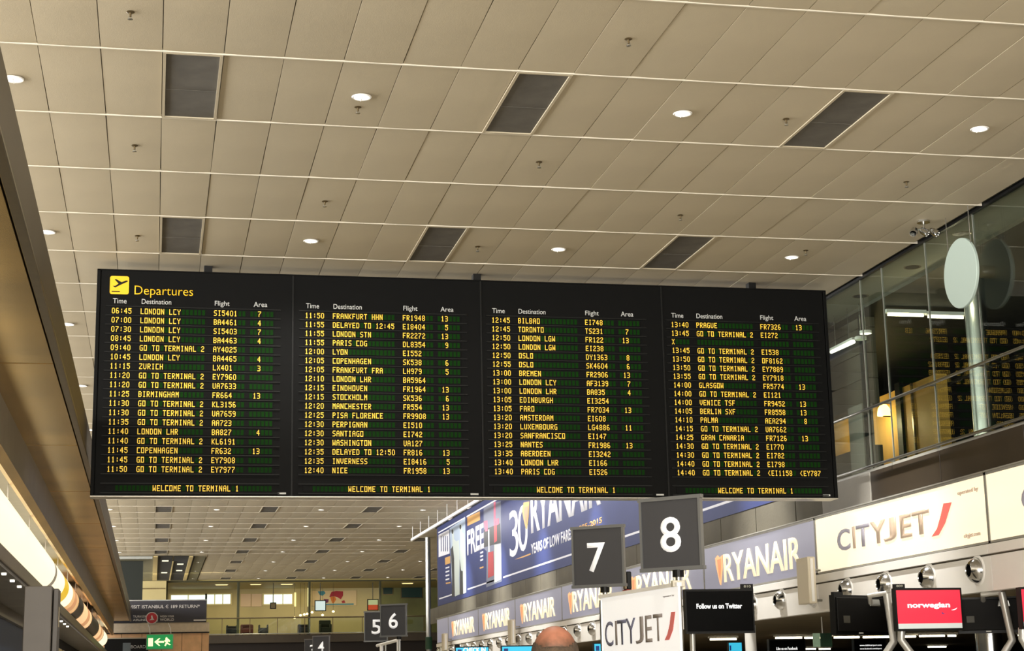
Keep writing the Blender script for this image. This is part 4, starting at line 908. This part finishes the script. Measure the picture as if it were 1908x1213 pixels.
# ================================================================== FAR END OF THE HALL
YE = 97.0
def P(x, y, Y=YE): return UY(x, y, Y)
zg = P(600, 1181).z; zgl = P(600, 1196).z; xl_, xr_ = -4, 30
b = MB(); b.box((xl_, YE, zgl), (xr_, 106, zg)); struct('floor_gallery', b, mat('gallery_edge', (50, 41, 29), .7, noise=.1))
b = MB(); b.box((xl_, YE+.5, 0), (xr_, YE+.7, zgl)); struct('wall_back', b, mat('dark_far_wall', (34, 26, 20), .8))
b = MB(); b.box((-14, 79.3, CZ-.02), (2.3, YE, CZ+.0995)); struct('ceiling_plain', b, mat('greenish_plain_ceiling', (120, 116, 90), .7, noise=.08))
b = MB(); b.box((xl_, YE, CZ-.06), (xr_, 106, CZ+.2)); struct('ceiling_gallery', b, mat('gallery_ceiling', (190, 174, 110), .6))
YG = 104.0
b = MB(); b.box((xl_, YG, zg), (P(708, 1100, YG).x, YG+.2, CZ)); struct('wall_gallery', b, mat('gallery_yellow_wall', (196, 180, 128), .7, noise=.08, nscale=.7))
b = MB(); b.box((P(708, 1100, YG).x, YG, zg), (xr_, YG+.2, CZ)); struct('wall_gallery_dark', b, mat('gallery_dark_wall', (112, 112, 66), .7, noise=.3, nscale=.5))
b = MB(); b.box((xl_-.2, YE, zg), (xl_, YG, CZ)); b.box((xr_-.2, YE, zg), (xr_, YG, CZ)); struct('wall_gallery_side', b, DARK)
b = MB(); b.box((xr_-.2, 66, 0), (xr_, YE, CZ)); b.box((XR+.3, 66, 0), (xr_, 66.2, zso)); struct('wall_side', b, DARK)
area('gallery_lights', (6, 100.3, CZ-.12), (6, 100.3, 0), 18, 4, 380, (1, .88, .56))
# gallery front: glass panes, posts and rails
gf = empty('gallery_balustrade'); zr = P(600, 1150).z; zlow = P(600, 1179.5).z
pxs = [385, 414, 466, 517, 568, 620, 675, 730, 790]
for k in range(len(pxs)-1):
    a = P(pxs[k], 1150).x; c = P(pxs[k+1], 1150).x
    put('pane', MB().box((a+.03, YE+.02, zg+.05), (c-.03, YE+.05, zr)), GLASSF, gf)
    put('slim_post', MB().box((c-.02, YE, zg), (c+.02, YE+.06, zr)), BRONZE, gf)
put('handrail', MB().cyl((P(340, 1150).x, YE, zr), (P(800, 1150).x, YE, zr), .04, 10), BRONZE, gf); put('lower_rail', MB().cyl((P(385, 1150).x, YE-.02, zlow), (P(800, 1150).x, YE-.02, zlow), .03, 10), STEEL, gf)
shift(gf, (9, YE, zg)); tag(gf, 'glass balustrade with thin rails along the distant upper gallery', 'balustrade')
for n, (x, w_, lab) in enumerate(((444.5, 4.5, 'left'), (577, 4, 'middle'), (709, 4, 'right'), (311, 3, 'far left'))):
    q = P(x, 1100); hw_ = w_/F*YE/2
    put_ = put('gallery_post', MB().box((q.x-hw_, YE+.1, zg), (q.x+hw_, YE+.1+2*hw_, CZ-.06)), mat('olive_post', (60, 60, 34), .6), None, bevel=.01)
    tag(put_, 'dark olive square post at the front of the distant gallery, %s one' % lab, 'post', 'gallery posts')
struct('trim_9', MB().box((P(235, 1083).x, YE-.05, CZ-.10), (P(812, 1083).x, YE+.02, CZ-.02)), mat('olive_trim', (66, 62, 36), .7))
# gallery back wall: windows, panels, map, posters
GW = lit('window_daylight', (226, 244, 236), 1.0)
def gwin(name, x0, y0, x1, y1, label, panes=2):
    a = P(x0, y0, YG-.02); c = P(x1, y1, YG-.02); t = empty(name)
    put('window_frame', MB().box((a.x-.08, YG-.04, c.z-.08), (c.x+.08, YG-.001, a.z+.08)), mat('cream_frame', (220, 200, 140), .5), t)
    n = panes; wq = (c.x-a.x)/n
    for k in range(n): put('pane', MB().box((a.x+k*wq+.03, YG-.07, c.z), (a.x+(k+1)*wq-.03, YG-.04, a.z)), GW, t)
    shift(t, (a.x, YG, c.z)); tag(t, label, 'window')
gwin('gallery_window', 385, 1108, 430, 1125, 'bright window at the left of the distant gallery', 3)
gwin('gallery_window', 491, 1108, 545, 1125, 'bright window in the middle of the distant gallery', 3)
gwin('gallery_window', 318, 1109, 383, 1124, 'pale window strip above the dark advertising panel', 2)
t = empty('gallery_wall_panel'); a = P(448, 1107, YG); c = P(488, 1130, YG)
for k in range(2): put('pink_panel', MB().box((a.x+k*(c.x-a.x)/2+.02, YG-.05, c.z), (a.x+(k+1)*(c.x-a.x)/2-.02, YG-.001, a.z)), mat('pale_pink_panel', (226, 196, 160), .6), t)
shift(t, (a.x, YG, c.z)); tag(t, 'pale pinkish wall panels between the two bright gallery windows', 'panel')
for n, (x, lab) in enumerate(((550, 'narrow'), (574.5, 'taller'))):
    a = P(x-1.5, 1090 if n else 1104, YG-.5); c = P(x+1.5, 1130, YG-.5); o = put('gallery_curtain_light', MB().box((a.x, YG-.5, c.z), (c.x, YG-.4, a.z)), lit('strip_light_glow', (255, 238, 160), .9))
    tag(o, '%s vertical warm light strip right of the middle gallery window' % lab, 'light')
t = empty('world_map_mural'); a = P(581, 1101, YG); c = P(664, 1128, YG)
put('backdrop', MB().box((a.x, YG-.04, c.z), (c.x, YG-.001, a.z)), mat('mural_cream', (226, 200, 150), .6), t)
def mp(x, y): q = P(560+x/7.067, 1060+y/7.067, YG-.05); return (q.x, q.z)
MR = mat('mural_red', (170, 40, 50), .6); MO = mat('mural_orange', (214, 120, 40), .6); MT = mat('mural_teal', (70, 140, 150), .6); MP_ = mat('mural_purple', (110, 40, 80), .6)
for nm, pts, m in (('map_shape', [(225, 295), (310, 290), (330, 320), (290, 355), (250, 340)], MT), ('map_shape', [(300, 395), (370, 400), (365, 440), (330, 450)], MP_), ('map_shape', [(410, 300), (470, 290), (560, 295), (560, 350), (530, 400), (480, 370), (440, 360), (380, 370), (390, 340)], MR),
                   ('map_shape', [(390, 370), (450, 360), (470, 400), (440, 450), (415, 450)], MO), ('map_shape', [(540, 425), (575, 410), (590, 445), (550, 450)], MR), ('map_band', [(330, 460), (700, 455), (700, 472), (330, 476)], MT)):
    q = [mp(*p_) for p_ in pts]; put(nm, MB().prism([(x, YG-.05, z) for x, z in q], (0, .01, 0)), m, t)
shift(t, (a.x, YG, c.z)); tag(t, 'colourful world map mural on the back wall of the distant gallery', 'mural')
for n, (x0, y0, x1, y1, m, lab) in enumerate(((588, 1120, 606, 1137, lit('pale_poster_glow', (196, 214, 210), .7), 'pale blue lit screen hanging at the left of the world map'),
        (686, 1118, 704, 1136, mat('orange_red_poster', (196, 76, 36), .5, emit=(196, 76, 36), es=.3), 'pale green and orange red hanging sign above number 5'),
        (505, 1124, 513, 1133, mat('dim_screen', (110, 96, 60), .5), 'small dark screen under the middle gallery window'))):
    Yp = YE+1.5; a = P(x0, y0, Yp); c = P(x1, y1, Yp); t = empty('hanging_screen')
    put('screen_face', MB().box((a.x, Yp, c.z), (c.x, Yp+.06, a.z)), m, t); put('screen_frame', MB().box((a.x-.05, Yp+.01, c.z-.05), (c.x+.05, Yp+.1, a.z+.05)), BLACK, t)
    if n == 1: put('upper_panel', MB().box((a.x, Yp-.02, (a.z+c.z)/2), (c.x, Yp, a.z)), lit('green_white_poster', (170, 180, 130), .5), t)
    put('drop_rod', MB().cyl(((a.x+c.x)/2, Yp+.05, a.z), ((a.x+c.x)/2, Yp+.05, CZ-.06), .02, 6), BLACK, t)
    shift(t, (a.x, Yp, a.z)); tag(t, lab, 'screen')
for n, (x0, y0, x1, y1) in enumerate(((714, 1094, 731, 1107), (748, 1093, 786, 1113))):
    a = P(x0, y0, YG); c = P(x1, y1, YG); t = empty('dark_green_panel'); put('panel_face', MB().box((a.x, YG-.05, c.z), (c.x, YG-.001, a.z)), mat('bottle_green', (20, 50, 44), .4), t); put('panel_frame', MB().box((a.x-.05, YG-.03, c.z-.05), (c.x+.05, YG-.0005, a.z+.05)), BRONZE, t)
    shift(t, (a.x, YG, c.z)); tag(t, ('narrow', 'wide')[n]+' bottle green panel above the number 6 sign', 'panel')
for n, (x, y) in enumerate(((549, 1151), (560, 1146.5), (567, 1145), (572.5, 1144), (581.5, 1141), (601, 1146), (621, 1139.5))):
    q = P(x, y, YE+2); t = empty('pendant_lamp'); put('bulb', MB().lathe([(1e-3, -.06), (.06, -.04), (.08, 0), (.05, .05), (1e-3, .07)], q, (0, 0, 1), 12), lit('pendant_glow', (255, 226, 160), 4), t)
    put('cord', MB().cyl(q, (q.x, q.y, CZ-.06), .008, 5), BLACK, t)
    shift(t, q); tag(t, 'tiny glowing pendant lamp over the gallery seats, %s from the left' % ORD[n], 'lamp', 'pendant lamps in the gallery')
# strip lights in gallery ceiling
for n, (x0, x1, y, lab) in enumerate(((402, 424, 1087.5, 'over the left window'), (467, 486, 1087.3, 'over the pink panels'), (524, 545, 1087.5, 'over the middle window'), (750, 769, 1085, 'over the green panels'))):
    a = P(x0, y, YE+2.5); c = P(x1, y, YE+2.5); t = empty('strip_light'); put('diffuser', MB().box((a.x, YE+2.4, CZ-.1), (c.x, YE+2.6, CZ-.07)), lit('strip_glow', (250, 226, 150), 1.2), t); put('tray', MB().box((a.x-.05, YE+2.35, CZ-.07), (c.x+.05, YE+2.65, CZ-.055)), WHITE, t)
    shift(t, (a.x, YE+2.5, CZ-.06)); tag(t, 'thin strip light in the gallery ceiling '+lab, 'ceiling light')
# armchairs and planters on the gallery
def armchair(x0, x1, ytop, Y, m, lab):
    a = P(x0, ytop, Y); c = P(x1, ytop, Y); w_ = c.x-a.x; h_ = a.z-zg; t = empty('armchair')
    put('seat', MB().box((a.x+.1*w_, Y-.1, zg+.15), (c.x-.1*w_, Y+.5, zg+.42)), m, t, bevel=.03); put('backrest', MB().box((a.x, Y+.45, zg+.1), (c.x, Y+.65, zg+h_)), m, t, bevel=.04)
    for xx in (a.x, c.x-.14*w_): put('armrest', MB().box((xx, Y-.1, zg+.1), (xx+.14*w_, Y+.45, zg+.6)), m, t, bevel=.03)
    for xx in (a.x+.08, c.x-.12):
        for yy in (Y-.05, Y+.5): put('leg', MB().box((xx, yy, zg), (xx+.04, yy+.04, zg+.12)), BLACK, t)
    shift(t, (a.x, Y, zg)); tag(t, lab, 'armchair', 'gallery armchairs')
DR = mat('dark_red_fabric', (84, 38, 26), .8); DB = mat('dark_fabric', (34, 34, 34), .8)
armchair(449, 472, 1163, YE+1.2, DR, 'dark red armchair on the gallery left of centre'); armchair(422, 443, 1166, YE+1.2, DB, 'dark armchair left of the dark red one on the gallery')
armchair(556, 577, 1163, YE+1.2, DB, 'dark armchair on the gallery above the number 4 sign'); armchair(482, 500, 1171, YE+1.2, DB, 'low dark seat near the middle of the gallery'); armchair(596, 618, 1155, YE+1.6, mat('dark_green_fabric', (36, 40, 24), .8), 'tall dark green seat on the gallery right of centre')
# steel column at the end of the right wall and dark return
q = UY(798, 1100, 70); t = empty('tall_steel_column')
put('shaft', MB().lathe([(.11, 0), (.11, CZ)], (q.x, 70, 0), (0, 0, 1), 24), STEEL, t, smooth=True); put('base_ring', MB().lathe([(.11, 0), (.16, 0), (.16, .08), (.11, .08)], (q.x, 70, 0), (0, 0, 1), 24), STEEL, t)
put('green_band', MB().lathe([(.112, 0), (.14, 0), (.14, .5), (.112, .5)], (q.x, 70, UY(798, 1210, 70).z), (0, 0, 1), 24), mat('green_band', (30, 70, 46), .5), t)
shift(t, (q.x, 70, 0)); tag(t, 'tall slim steel column at the far end of the blue banner wall', 'column')
b = MB(); b.box((XR+.02, 65.7, 0), (XR+.5, 66.0, CZ)); struct('wall_right_end', b, mat('dark_brown_return', (74, 66, 46), .7))
# ------------------------------------------------------------------ kiosk with dark advertising panel and exit sign
YK = 80.0; kt = P(250, 1161, YK).z; kb = P(250, 1179, YK).z; xk1 = P(390, 1180, YK).x
k_ = empty('wooden_kiosk')
put('upper_ledge', MB().box((-5, YK, kb), (xk1, YK+4, kt)), mat('taupe_cladding', (206, 190, 166), .6, noise=.08), k_, bevel=.01)
put('ledge_line', MB().box((-5, YK-.03, kb-.05), (xk1, YK, kb)), BLACK, k_)
WOOD = mat('reddish_wood', (228, 180, 132), .5, noise=.18, nscale=2)
x = -5.0
while x < xk1-.05: put('wood_panel', MB().box((x+.01, YK+.05, 0), (min(x+.9, xk1)-.01, YK+.1, kb-.05)), WOOD, k_); x += .9
put('core', MB().box((-5, YK+.1, 0), (xk1-.02, YK+4, kb)), DARKW, k_)
a = P(195, 1191, YK); c = P(276, 1230, YK)
put('black_display', MB().box((a.x, YK-.1, .6), (c.x, YK+.05, a.z)), BLACK, k_)
put('display_line', MB().box((a.x, YK-.12, a.z), (c.x, YK, a.z+.05)), mat('pale_line', (190, 180, 160), .5), k_)
a = P(244, 1204, YK-.1); link('display_lettering', text_mesh('BOARDING', 1.0, .14, 0, .01, frame((a.x, YK-.11, a.z-.1), (1, 0, 0), (0, 0, 1))), GREYTXT, k_)
a = P(229, 1198, YK-.1); put('display_picture', MB().box((a.x, YK-.12, a.z-.4), (a.x+.35, YK-.1, a.z)), mat('grey_blue_picture', (110, 120, 124), .5), k_)
shift(k_, (-1, YK, 0)); tag(k_, 'wood-clad shop unit with taupe top band at the far left end of the hall', 'kiosk')
t = empty('dark_advertising_panel'); st = P(385, 1118.5, YK).z; sb = kt+.005; sx1 = P(385, 1140, YK-.05).x
put('panel_face', MB().box((-3.2, YK-.05, sb), (sx1, YK+.05, st)), mat('charcoal_panel', (46, 44, 52), .5), t)
put('panel_edge', MB().box((-3.2, YK-.055, st), (sx1, YK+.06, st+.04)), STEEL, t)
for x in (-2.5, 0, 2): put('support', MB().box((x, YK+.05, kt), (x+.06, YK+.3, st)), BLACK, t)
C8 = lambda x, y: (220+x/6.283, 1020+y/6.285)
def ktext(s, x0, x1, y0, y1, m, ex=0, bold=.01):
    a = P(*C8(x0, y1), YK-.05); c = P(*C8(x1, y0), YK-.05); link('panel_lettering', text_mesh(s, c.x-a.x, c.z-a.z, bold, .01, frame((a.x, YK-.055, a.z), (1, 0, 0), (0, 0, 1))), m, t)
KW = mat('kiosk_white', (214, 210, 206), .5)
ktext('VISIT ISTANBUL \u20ac 189 RETURN*', 130, 958, 668, 716, KW)
ktext('TURKISH', 175, 342, 795, 822, KW); ktext('AIRLINES', 175, 342, 835, 862, KW); ktext('WIDEN YOUR', 490, 655, 795, 820, KW); ktext('WORLD', 490, 655, 830, 862, KW)
q = P(*C8(395, 827), YK-.05); put('round_emblem', MB().lathe([(1e-3, 0), (.55*.5, 0), (.55*.5, .012), (1e-3, .012)], (q.x, YK-.055, q.z), (0, -1, 0), 28), KW, t)
put('emblem_disc', MB().lathe([(1e-3, .012), (.235, .012), (.235, .02), (1e-3, .02)], (q.x, YK-.055, q.z), (0, -1, 0), 28), mat('emblem_red', (190, 40, 50), .5), t)
put('emblem_bird', MB().prism([(q.x-.12, YK-.085, q.z-.1), (q.x+.12, YK-.085, q.z-.08), (q.x+.06, YK-.085, q.z-.02), (q.x+.02, YK-.085, q.z+.12), (q.x-.04, YK-.085, q.z+.1), (q.x-.02, YK-.085, q.z-.03)], (0, .01, 0)), KW, t)
q = P(*C8(463, 795), YK-.05); q2 = P(*C8(463, 870), YK-.05); put('divider', MB().box((q.x-.01, YK-.06, q2.z), (q.x+.01, YK-.05, q.z)), KW, t)
q = P(*C8(885, 845), YK-.05); q2 = P(*C8(1028, 858), YK-.05); put('fine_print', MB().box((q.x, YK-.06, q2.z), (q2.x, YK-.05, q.z)), KW, t)
shift(t, (-1, YK, sb)); tag(t, 'wide charcoal advertising panel with white travel offer above the wooden kiosk', 'advertisement')
YX_ = YK-1.2; a = P(274, 1183, YX_); c = P(321.5, 1208.5, YX_); t = empty('exit_sign'); w_ = c.x-a.x; h_ = a.z-c.z
EG = mat('exit_green', (20, 140, 70), .4, emit=(20, 146, 74), es=.7); EW = lit('exit_glow', (250, 250, 190), 1.2)
fm = frame((a.x, YX_, c.z), (1, 0, 0), (0, 0, 1))
put('sign_face', poly2([(0, 0), (w_, 0), (w_, h_), (0, h_)], -.08, 0), EG, t, xf=fm)
put('sign_border', MB().box((a.x-.03, YX_+.01, c.z-.03), (c.x+.03, YX_+.09, a.z+.03)), mat('sign_border_pale', (170, 196, 170), .5), t)
e = lambda x, y: ((x-342)/(640-342)*w_, (1185-y)/(1185-1022)*h_)
put('door_symbol', poly2([e(358, 1155), e(412, 1155), e(412, 1060), e(358, 1060)], 0, .01), EW, t, xf=fm)
put('arrow_symbol', poly2([e(*p_) for p_ in ((428, 1105), (480, 1062), (497, 1062), (468, 1095), (540, 1095), (540, 1117), (468, 1117), (497, 1150), (480, 1150))], 0, .01), EW, t, xf=fm)
put('runner_symbol', poly2([e(*p_) for p_ in ((540, 1095), (560, 1075), (590, 1070), (612, 1095), (600, 1110), (585, 1095), (582, 1115), (620, 1140), (605, 1145), (575, 1128), (560, 1155), (545, 1150), (562, 1110))], 0, .01), EW, t, xf=fm)
put('runner_head', poly2([(e(568, 1066)[0]+.05*math.cos(k*math.pi/6), e(568, 1066)[1]+.05*math.sin(k*math.pi/6)) for k in range(12)], 0, .01), EW, t, xf=fm)
for fx in (.12, .93): put('hanging_wire', MB().tube([(a.x+w_*fx, YX_+.04, a.z), (a.x+w_*fx-.03, YX_+.3, a.z+.3), (a.x+w_*fx-.12, YK-.02, kt-.03)], .015, 6), WHITE, t)
shift(t, (a.x, YX_, a.z)); tag(t, 'green emergency exit sign with running figure and arrow hanging before the kiosk', 'exit sign')
# dark ceiling wells, beams and walls behind the kiosk
t = empty('ceiling_well'); t['kind'] = 'structure'
cz = CZ-.02
def cq(nm, pts, m, th=.02, z=None):
    Q = [UZ(x, y, cz) for x, y in pts]; put(nm, MB().prism([(q.x, q.y, cz-th) for q in Q], (0, 0, th)), m, t)
cq('dark_opening', [(295, 1036), (322, 1036), (315, 1080), (293, 1080)], DARKW); cq('dark_opening', [(325, 1036), (352, 1036), (341, 1080), (318, 1080)], DARKW)
cq('pale_beam', [(286, 1036), (294, 1036), (292, 1080), (284, 1080)], mat('pale_beam', (206, 186, 130), .6), .05); cq('pale_beam', [(321.5, 1045), (323.5, 1045), (317, 1080), (315, 1080)], mat('pale_beam', (0, 0, 0)), .05); cq('pale_beam', [(353, 1036), (360, 1036), (347, 1080), (341, 1080)], mat('pale_beam', (0, 0, 0)), .05)
cq('dark_slot', [(361, 1036), (363.5, 1036), (350, 1080), (348, 1080)], DARKW, .03)
for (x, y) in ((308, 1044), (306, 1066), (336, 1050), (334, 1062)):
    q = UZ(x, y, cz); put('well_lamp', MB().box((q.x-.15, q.y-.3, cz-.04), (q.x+.15, q.y+.3, cz-.021)), lit('well_lamp_glow', (230, 226, 200), 1.0), t)
shift(t, (1, 88, cz))
a = P(233, 1043, 82); c = P(265, 1120, 82); struct('wall_dark_panel', MB().box((-4, 82, kt), (c.x, 82.2, CZ-.03)), mat('charcoal_green_wall', (38, 42, 36), .8))
struct('trim_10', MB().box((-4, 79.2, CZ-.14), (P(284, 1040, 79.2).x, 79.35, CZ-.03)), mat('pale_trim', (170, 172, 166), .5))
a = P(265, 1085, YE-.5); c = P(310, 1085, YE-.5); struct('wall_yellow_bay', MB().box((-3, YE-.5, zg-1), (c.x, YE-.3, CZ-.03)), mat('gallery_yellow_wall', (0, 0, 0)))
a = P(265, 1096, YE-.6); c = P(308, 1094, YE-.6); struct('trim_11', MB().box((a.x, YE-.56, a.z-.05), (c.x, YE-.5, a.z+.0)), BRONZE)
area('bay_light', (1.5, 90, CZ-.2), (1.0, YE, 6), 4, 1, 45, (1, .88, .55))
# ================================================================== THE BALD MAN
def skin_mesh(name, verts, edges, radii, sub=2):
    me = bpy.data.meshes.new(name); me.from_pydata(verts, edges, []); o = bpy.data.objects.new(name, me); COL.objects.link(o)
    sk = o.modifiers.new('s', 'SKIN'); ss = o.modifiers.new('u', 'SUBSURF'); ss.levels = sub; ss.render_levels = sub
    for k, v in enumerate(me.skin_vertices[0].data):
        v.radius = radii[k] if isinstance(radii[k], tuple) else (radii[k], radii[k]); v.use_root = (k == 0)
    dg = bpy.context.evaluated_depsgraph_get(); dg.update(); res = bpy.data.meshes.new_from_object(o.evaluated_get(dg)); bpy.data.objects.remove(o)
    res.polygons.foreach_set('use_smooth', [True]*len(res.polygons)); res.materials.clear(); return res
SKIN = mat('skin', (178, 118, 92), .45, noise=.08, nscale=12); HAIR = mat('short_grey_brown_hair', (70, 56, 42), .9, noise=.35, nscale=60, bump=.6, bscale=300); JACK = mat('navy_jacket', (38, 44, 58), .8, noise=.1); TROU = mat('dark_trousers', (46, 44, 44), .85)
hc = UY(1033, 1166, 6.2); HX, HY = hc.x, 6.2; top = hc.z; man = empty('person')
def head_point(th, ph, k=1.0):       # th from crown down, ph around; face looks along +Y
    rx, ry, rz_ = .088*k, .102*k, .118*k
    x = rx*math.sin(th)*math.cos(ph); y = ry*math.sin(th)*math.sin(ph); z = rz_*math.cos(th)
    if z < 0:
        f_ = 1+z*1.9; x *= max(.55, f_+.05); y *= max(.6, f_+.1)
        if y > 0: y += -z*.12
    return x, y, z
hb_ = MB(); NT, NP = 40, 56
for i in range(NT+1):
    for j in range(NP):
        th = math.pi*i/NT; ph = 2*math.pi*j/NP; x, y, z = head_point(max(th, .001), ph)
        a = math.atan2(x, y)        # 0 = face direction
        if y > 0:
            if abs(a) < .22 and -.055 < z < .012: y += .022*(1-abs(a)/.22)*(.3+.7*(.012-z)/.067)      # nose
            for s in (-1, 1):
                if abs(a-s*.36) < .2 and abs(z-.008) < .02: y -= .007                                     # eye sockets
            if abs(a) < .3 and -.082 < z < -.07: y += .005                                              # lips
            if abs(a) < .25 and z < -.1: y += .006
        hb_.v.append((x, y, z))
for i in range(NT):
    for j in range(NP): hb_.f.append((i*NP+j, i*NP+(j+1) % NP, (i+1)*NP+(j+1) % NP, (i+1)*NP+j))
hz_ = top-.118
# one continuous body with neck, arms and legs
sh_ = hz_-.235; hp = .90
V = [(0, 0, hp), (0, 0, hp+.14), (0, -.01, hp+.30), (0, -.01, sh_-.03), (0, -.005, sh_+.05), (0, .01, hz_-.10)]; Ed = [(0, 1), (1, 2), (2, 3), (3, 4), (4, 5)]; Ra = [(.155, .115), (.145, .105), (.165, .115), (.15, .1), (.062, .062), (.058, .06)]
for s in (-1, 1):
    n = len(V); V += [(s*.17, -.01, sh_-.03), (s*.23, .0, sh_-.30), (s*.25, .08, sh_-.53), (s*.25, .12, sh_-.60)]; Ed += [(3, n), (n, n+1), (n+1, n+2), (n+2, n+3)]; Ra += [.062, .048, .032, .03]
    n = len(V); V += [(s*.095, 0, hp-.06), (s*.10, .01, .49), (s*.105, -.02, .10), (s*.11, .06, .05), (s*.115, .16, .04)]; Ed += [(0, n), (n, n+1), (n+1, n+2), (n+2, n+3), (n+3, n+4)]; Ra += [.088, .062, .042, .045, .035]
bm_ = skin_mesh('body', V, Ed, Ra)
body = link('body', bm_, SKIN, man)
# clothes: shells offset from the body mesh
def shell(name, m, keep, off):
    bm = bmesh.new(); bm.from_mesh(bm_); bm.normal_update()
    bmesh.ops.delete(bm, geom=[f for f in bm.faces if not keep(f.calc_center_median())], context='FACES')
    for v in bm.verts: v.co += v.normal*off
    me = bpy.data.meshes.new(name); bm.to_mesh(me); bm.free(); me.polygons.foreach_set('use_smooth', [True]*len(me.polygons)); o = link(name, me, m, man)
    sm = o.modifiers.new('t', 'SOLIDIFY'); sm.thickness = .006; sm.offset = 1; return o
sl = [shell('jacket', JACK, lambda c: c.z < sh_+.075 and (c.z > hp-.08 or abs(c.x) > .2) and not (abs(c.x) > .2 and c.z < sh_-.52), .016), shell('trousers', TROU, lambda c: .1 < c.z < hp+.02 and abs(c.x) < .2, .012), shell('shoe_pair', BLACK, lambda c: c.z <= .13, .012)]
hd_ = hb_.mesh('head', smooth=True, xf=Matrix.Translation((0, .01, hz_)) @ Matrix.Rotation(-.12, 4, 'X')); HEADM = mat('scalp_skin', (150, 98, 76), .5); nt = HEADM.node_tree; bs = nt.nodes['Principled BSDF']
tc = nt.nodes.new('ShaderNodeTexCoord'); sx = nt.nodes.new('ShaderNodeSeparateXYZ'); nz = nt.nodes.new('ShaderNodeTexNoise'); nz.inputs['Scale'].default_value = 45; nz.inputs['Detail'].default_value = 6
m1 = nt.nodes.new('ShaderNodeMath'); m1.operation = 'MULTIPLY_ADD'; m1.inputs[1].default_value = .05; rp = nt.nodes.new('ShaderNodeMapRange'); rp.inputs[1].default_value = hz_+.115; rp.inputs[2].default_value = hz_+.06; rp.inputs[3].default_value = 0; rp.inputs[4].default_value = .95
mxc = nt.nodes.new('ShaderNodeMixRGB'); mxc.inputs[1].default_value = (*lin((158, 102, 80)), 1); mxc.inputs[2].default_value = (*lin((66, 52, 38)), 1)
nt.links.new(tc.outputs['Object'], sx.inputs[0]); nt.links.new(tc.outputs['Object'], nz.inputs['Vector']); nt.links.new(nz.outputs['Fac'], m1.inputs[0]); nt.links.new(sx.outputs['Z'], m1.inputs[2]); nt.links.new(m1.outputs[0], rp.inputs[0])
nf = nt.nodes.new('ShaderNodeMapRange'); nf.inputs[1].default_value = .03; nf.inputs[2].default_value = .06; nf.inputs[3].default_value = 1; nf.inputs[4].default_value = 0   # no stubble on the face side
nt.links.new(sx.outputs['Y'], nf.inputs[0]); mm = nt.nodes.new('ShaderNodeMath'); mm.operation = 'MULTIPLY'; nt.links.new(rp.outputs[0], mm.inputs[0]); nt.links.new(nf.outputs[0], mm.inputs[1])
nt.links.new(mm.outputs[0], mxc.inputs[0]); nt.links.new(mxc.outputs[0], bs.inputs['Base Color'])
hdo = link('head', hd_, HEADM, man)
hair = MB(); n0 = 0; idx = {}
for i in range(NT+1):
    for j in range(NP):
        th = math.pi*i/NT; ph = 2*math.pi*j/NP; x, y, z = head_point(max(th, .001), ph, 1.035)
        lim = .92+.12*math.sin(ph*3+1) if True else 1
        if th > 1.3-.22*abs(math.cos(ph))**2+.03*math.sin(5*ph) and th < 2.0 and y < .045*(1 if z > -.02 else .6): idx[i, j] = len(hair.v); hair.v.append((x, y, z))
for i in range(NT):
    for j in range(NP):
        q_ = [(i, j), (i, (j+1) % NP), (i+1, (j+1) % NP), (i+1, j)]
        if all(k in idx for k in q_): hair.f.append(tuple(idx[k] for k in q_))
ho = put('hair', hair, HAIR, man, smooth=True, xf=Matrix.Translation((0, .01, hz_)) @ Matrix.Rotation(-.12, 4, 'X')); sm = ho.modifiers.new('t', 'SOLIDIFY'); sm.thickness = .004
for s in (-1, 1):
    e_ = MB().lathe([(1e-3, -.012), (.02, -.01), (.03, 0), (.026, .008), (.012, .004), (1e-3, .006)], (0, 0, 0), (1, 0, 0), 16)
    put('ear', e_, SKIN, man, smooth=True, xf=Matrix.Translation((s*.085, .0, hz_-.012)) @ Matrix.Rotation(s*.35, 4, 'Z') @ Matrix.Diagonal((s*1.0, .7, 1.1, 1)))
    eb = MB().lathe([(1e-3, -.011), (.008, -.008), (.011, 0), (.008, .008), (1e-3, .011)], (s*.03, .093, hz_+.006), (0, 1, 0), 12); put('eye', eb, WHITE, man, smooth=True)
    # hands: palm and five bent fingers each
    W = Vector((s*.25, .13, sh_-.62)); hv = [tuple(W), tuple(W+Vector((0, .015, -.05))), tuple(W+Vector((0, .02, -.085)))]; he = [(0, 1), (1, 2)]; hr = [(.024, .018), (.034, .016), (.036, .014)]
    put_h = skin_mesh('hand', hv, he, hr, 2); link('hand', put_h, SKIN, man)
    for f_, (oy, L_) in enumerate(((-.03, .07), (-.01, .08), (.011, .075), (.03, .06))):
        b0 = W+Vector((0, .02+oy, -.085)); link('finger', skin_mesh('finger', [tuple(b0+Vector((0, 0, .02))), tuple(b0+Vector((-s*.004, .004, -L_*.5))), tuple(b0+Vector((-s*.02, .008, -L_)))], [(0, 1), (1, 2)], [.0095, .009, .0075], 1), SKIN, man)
    b0 = W+Vector((-s*.01, .045, -.03)); link('thumb', skin_mesh('thumb', [tuple(b0-Vector((0, .02, 0))), tuple(b0+Vector((-s*.01, .02, -.03))), tuple(b0+Vector((-s*.018, .028, -.06)))], [(0, 1), (1, 2)], [.012, .0105, .0085], 1), SKIN, man)
man.location = (HX, HY, 0); man.rotation_euler = (0, 0, -.22)
tag(man, 'bald man with short dark hair at the sides seen from behind at the bottom edge', 'person')
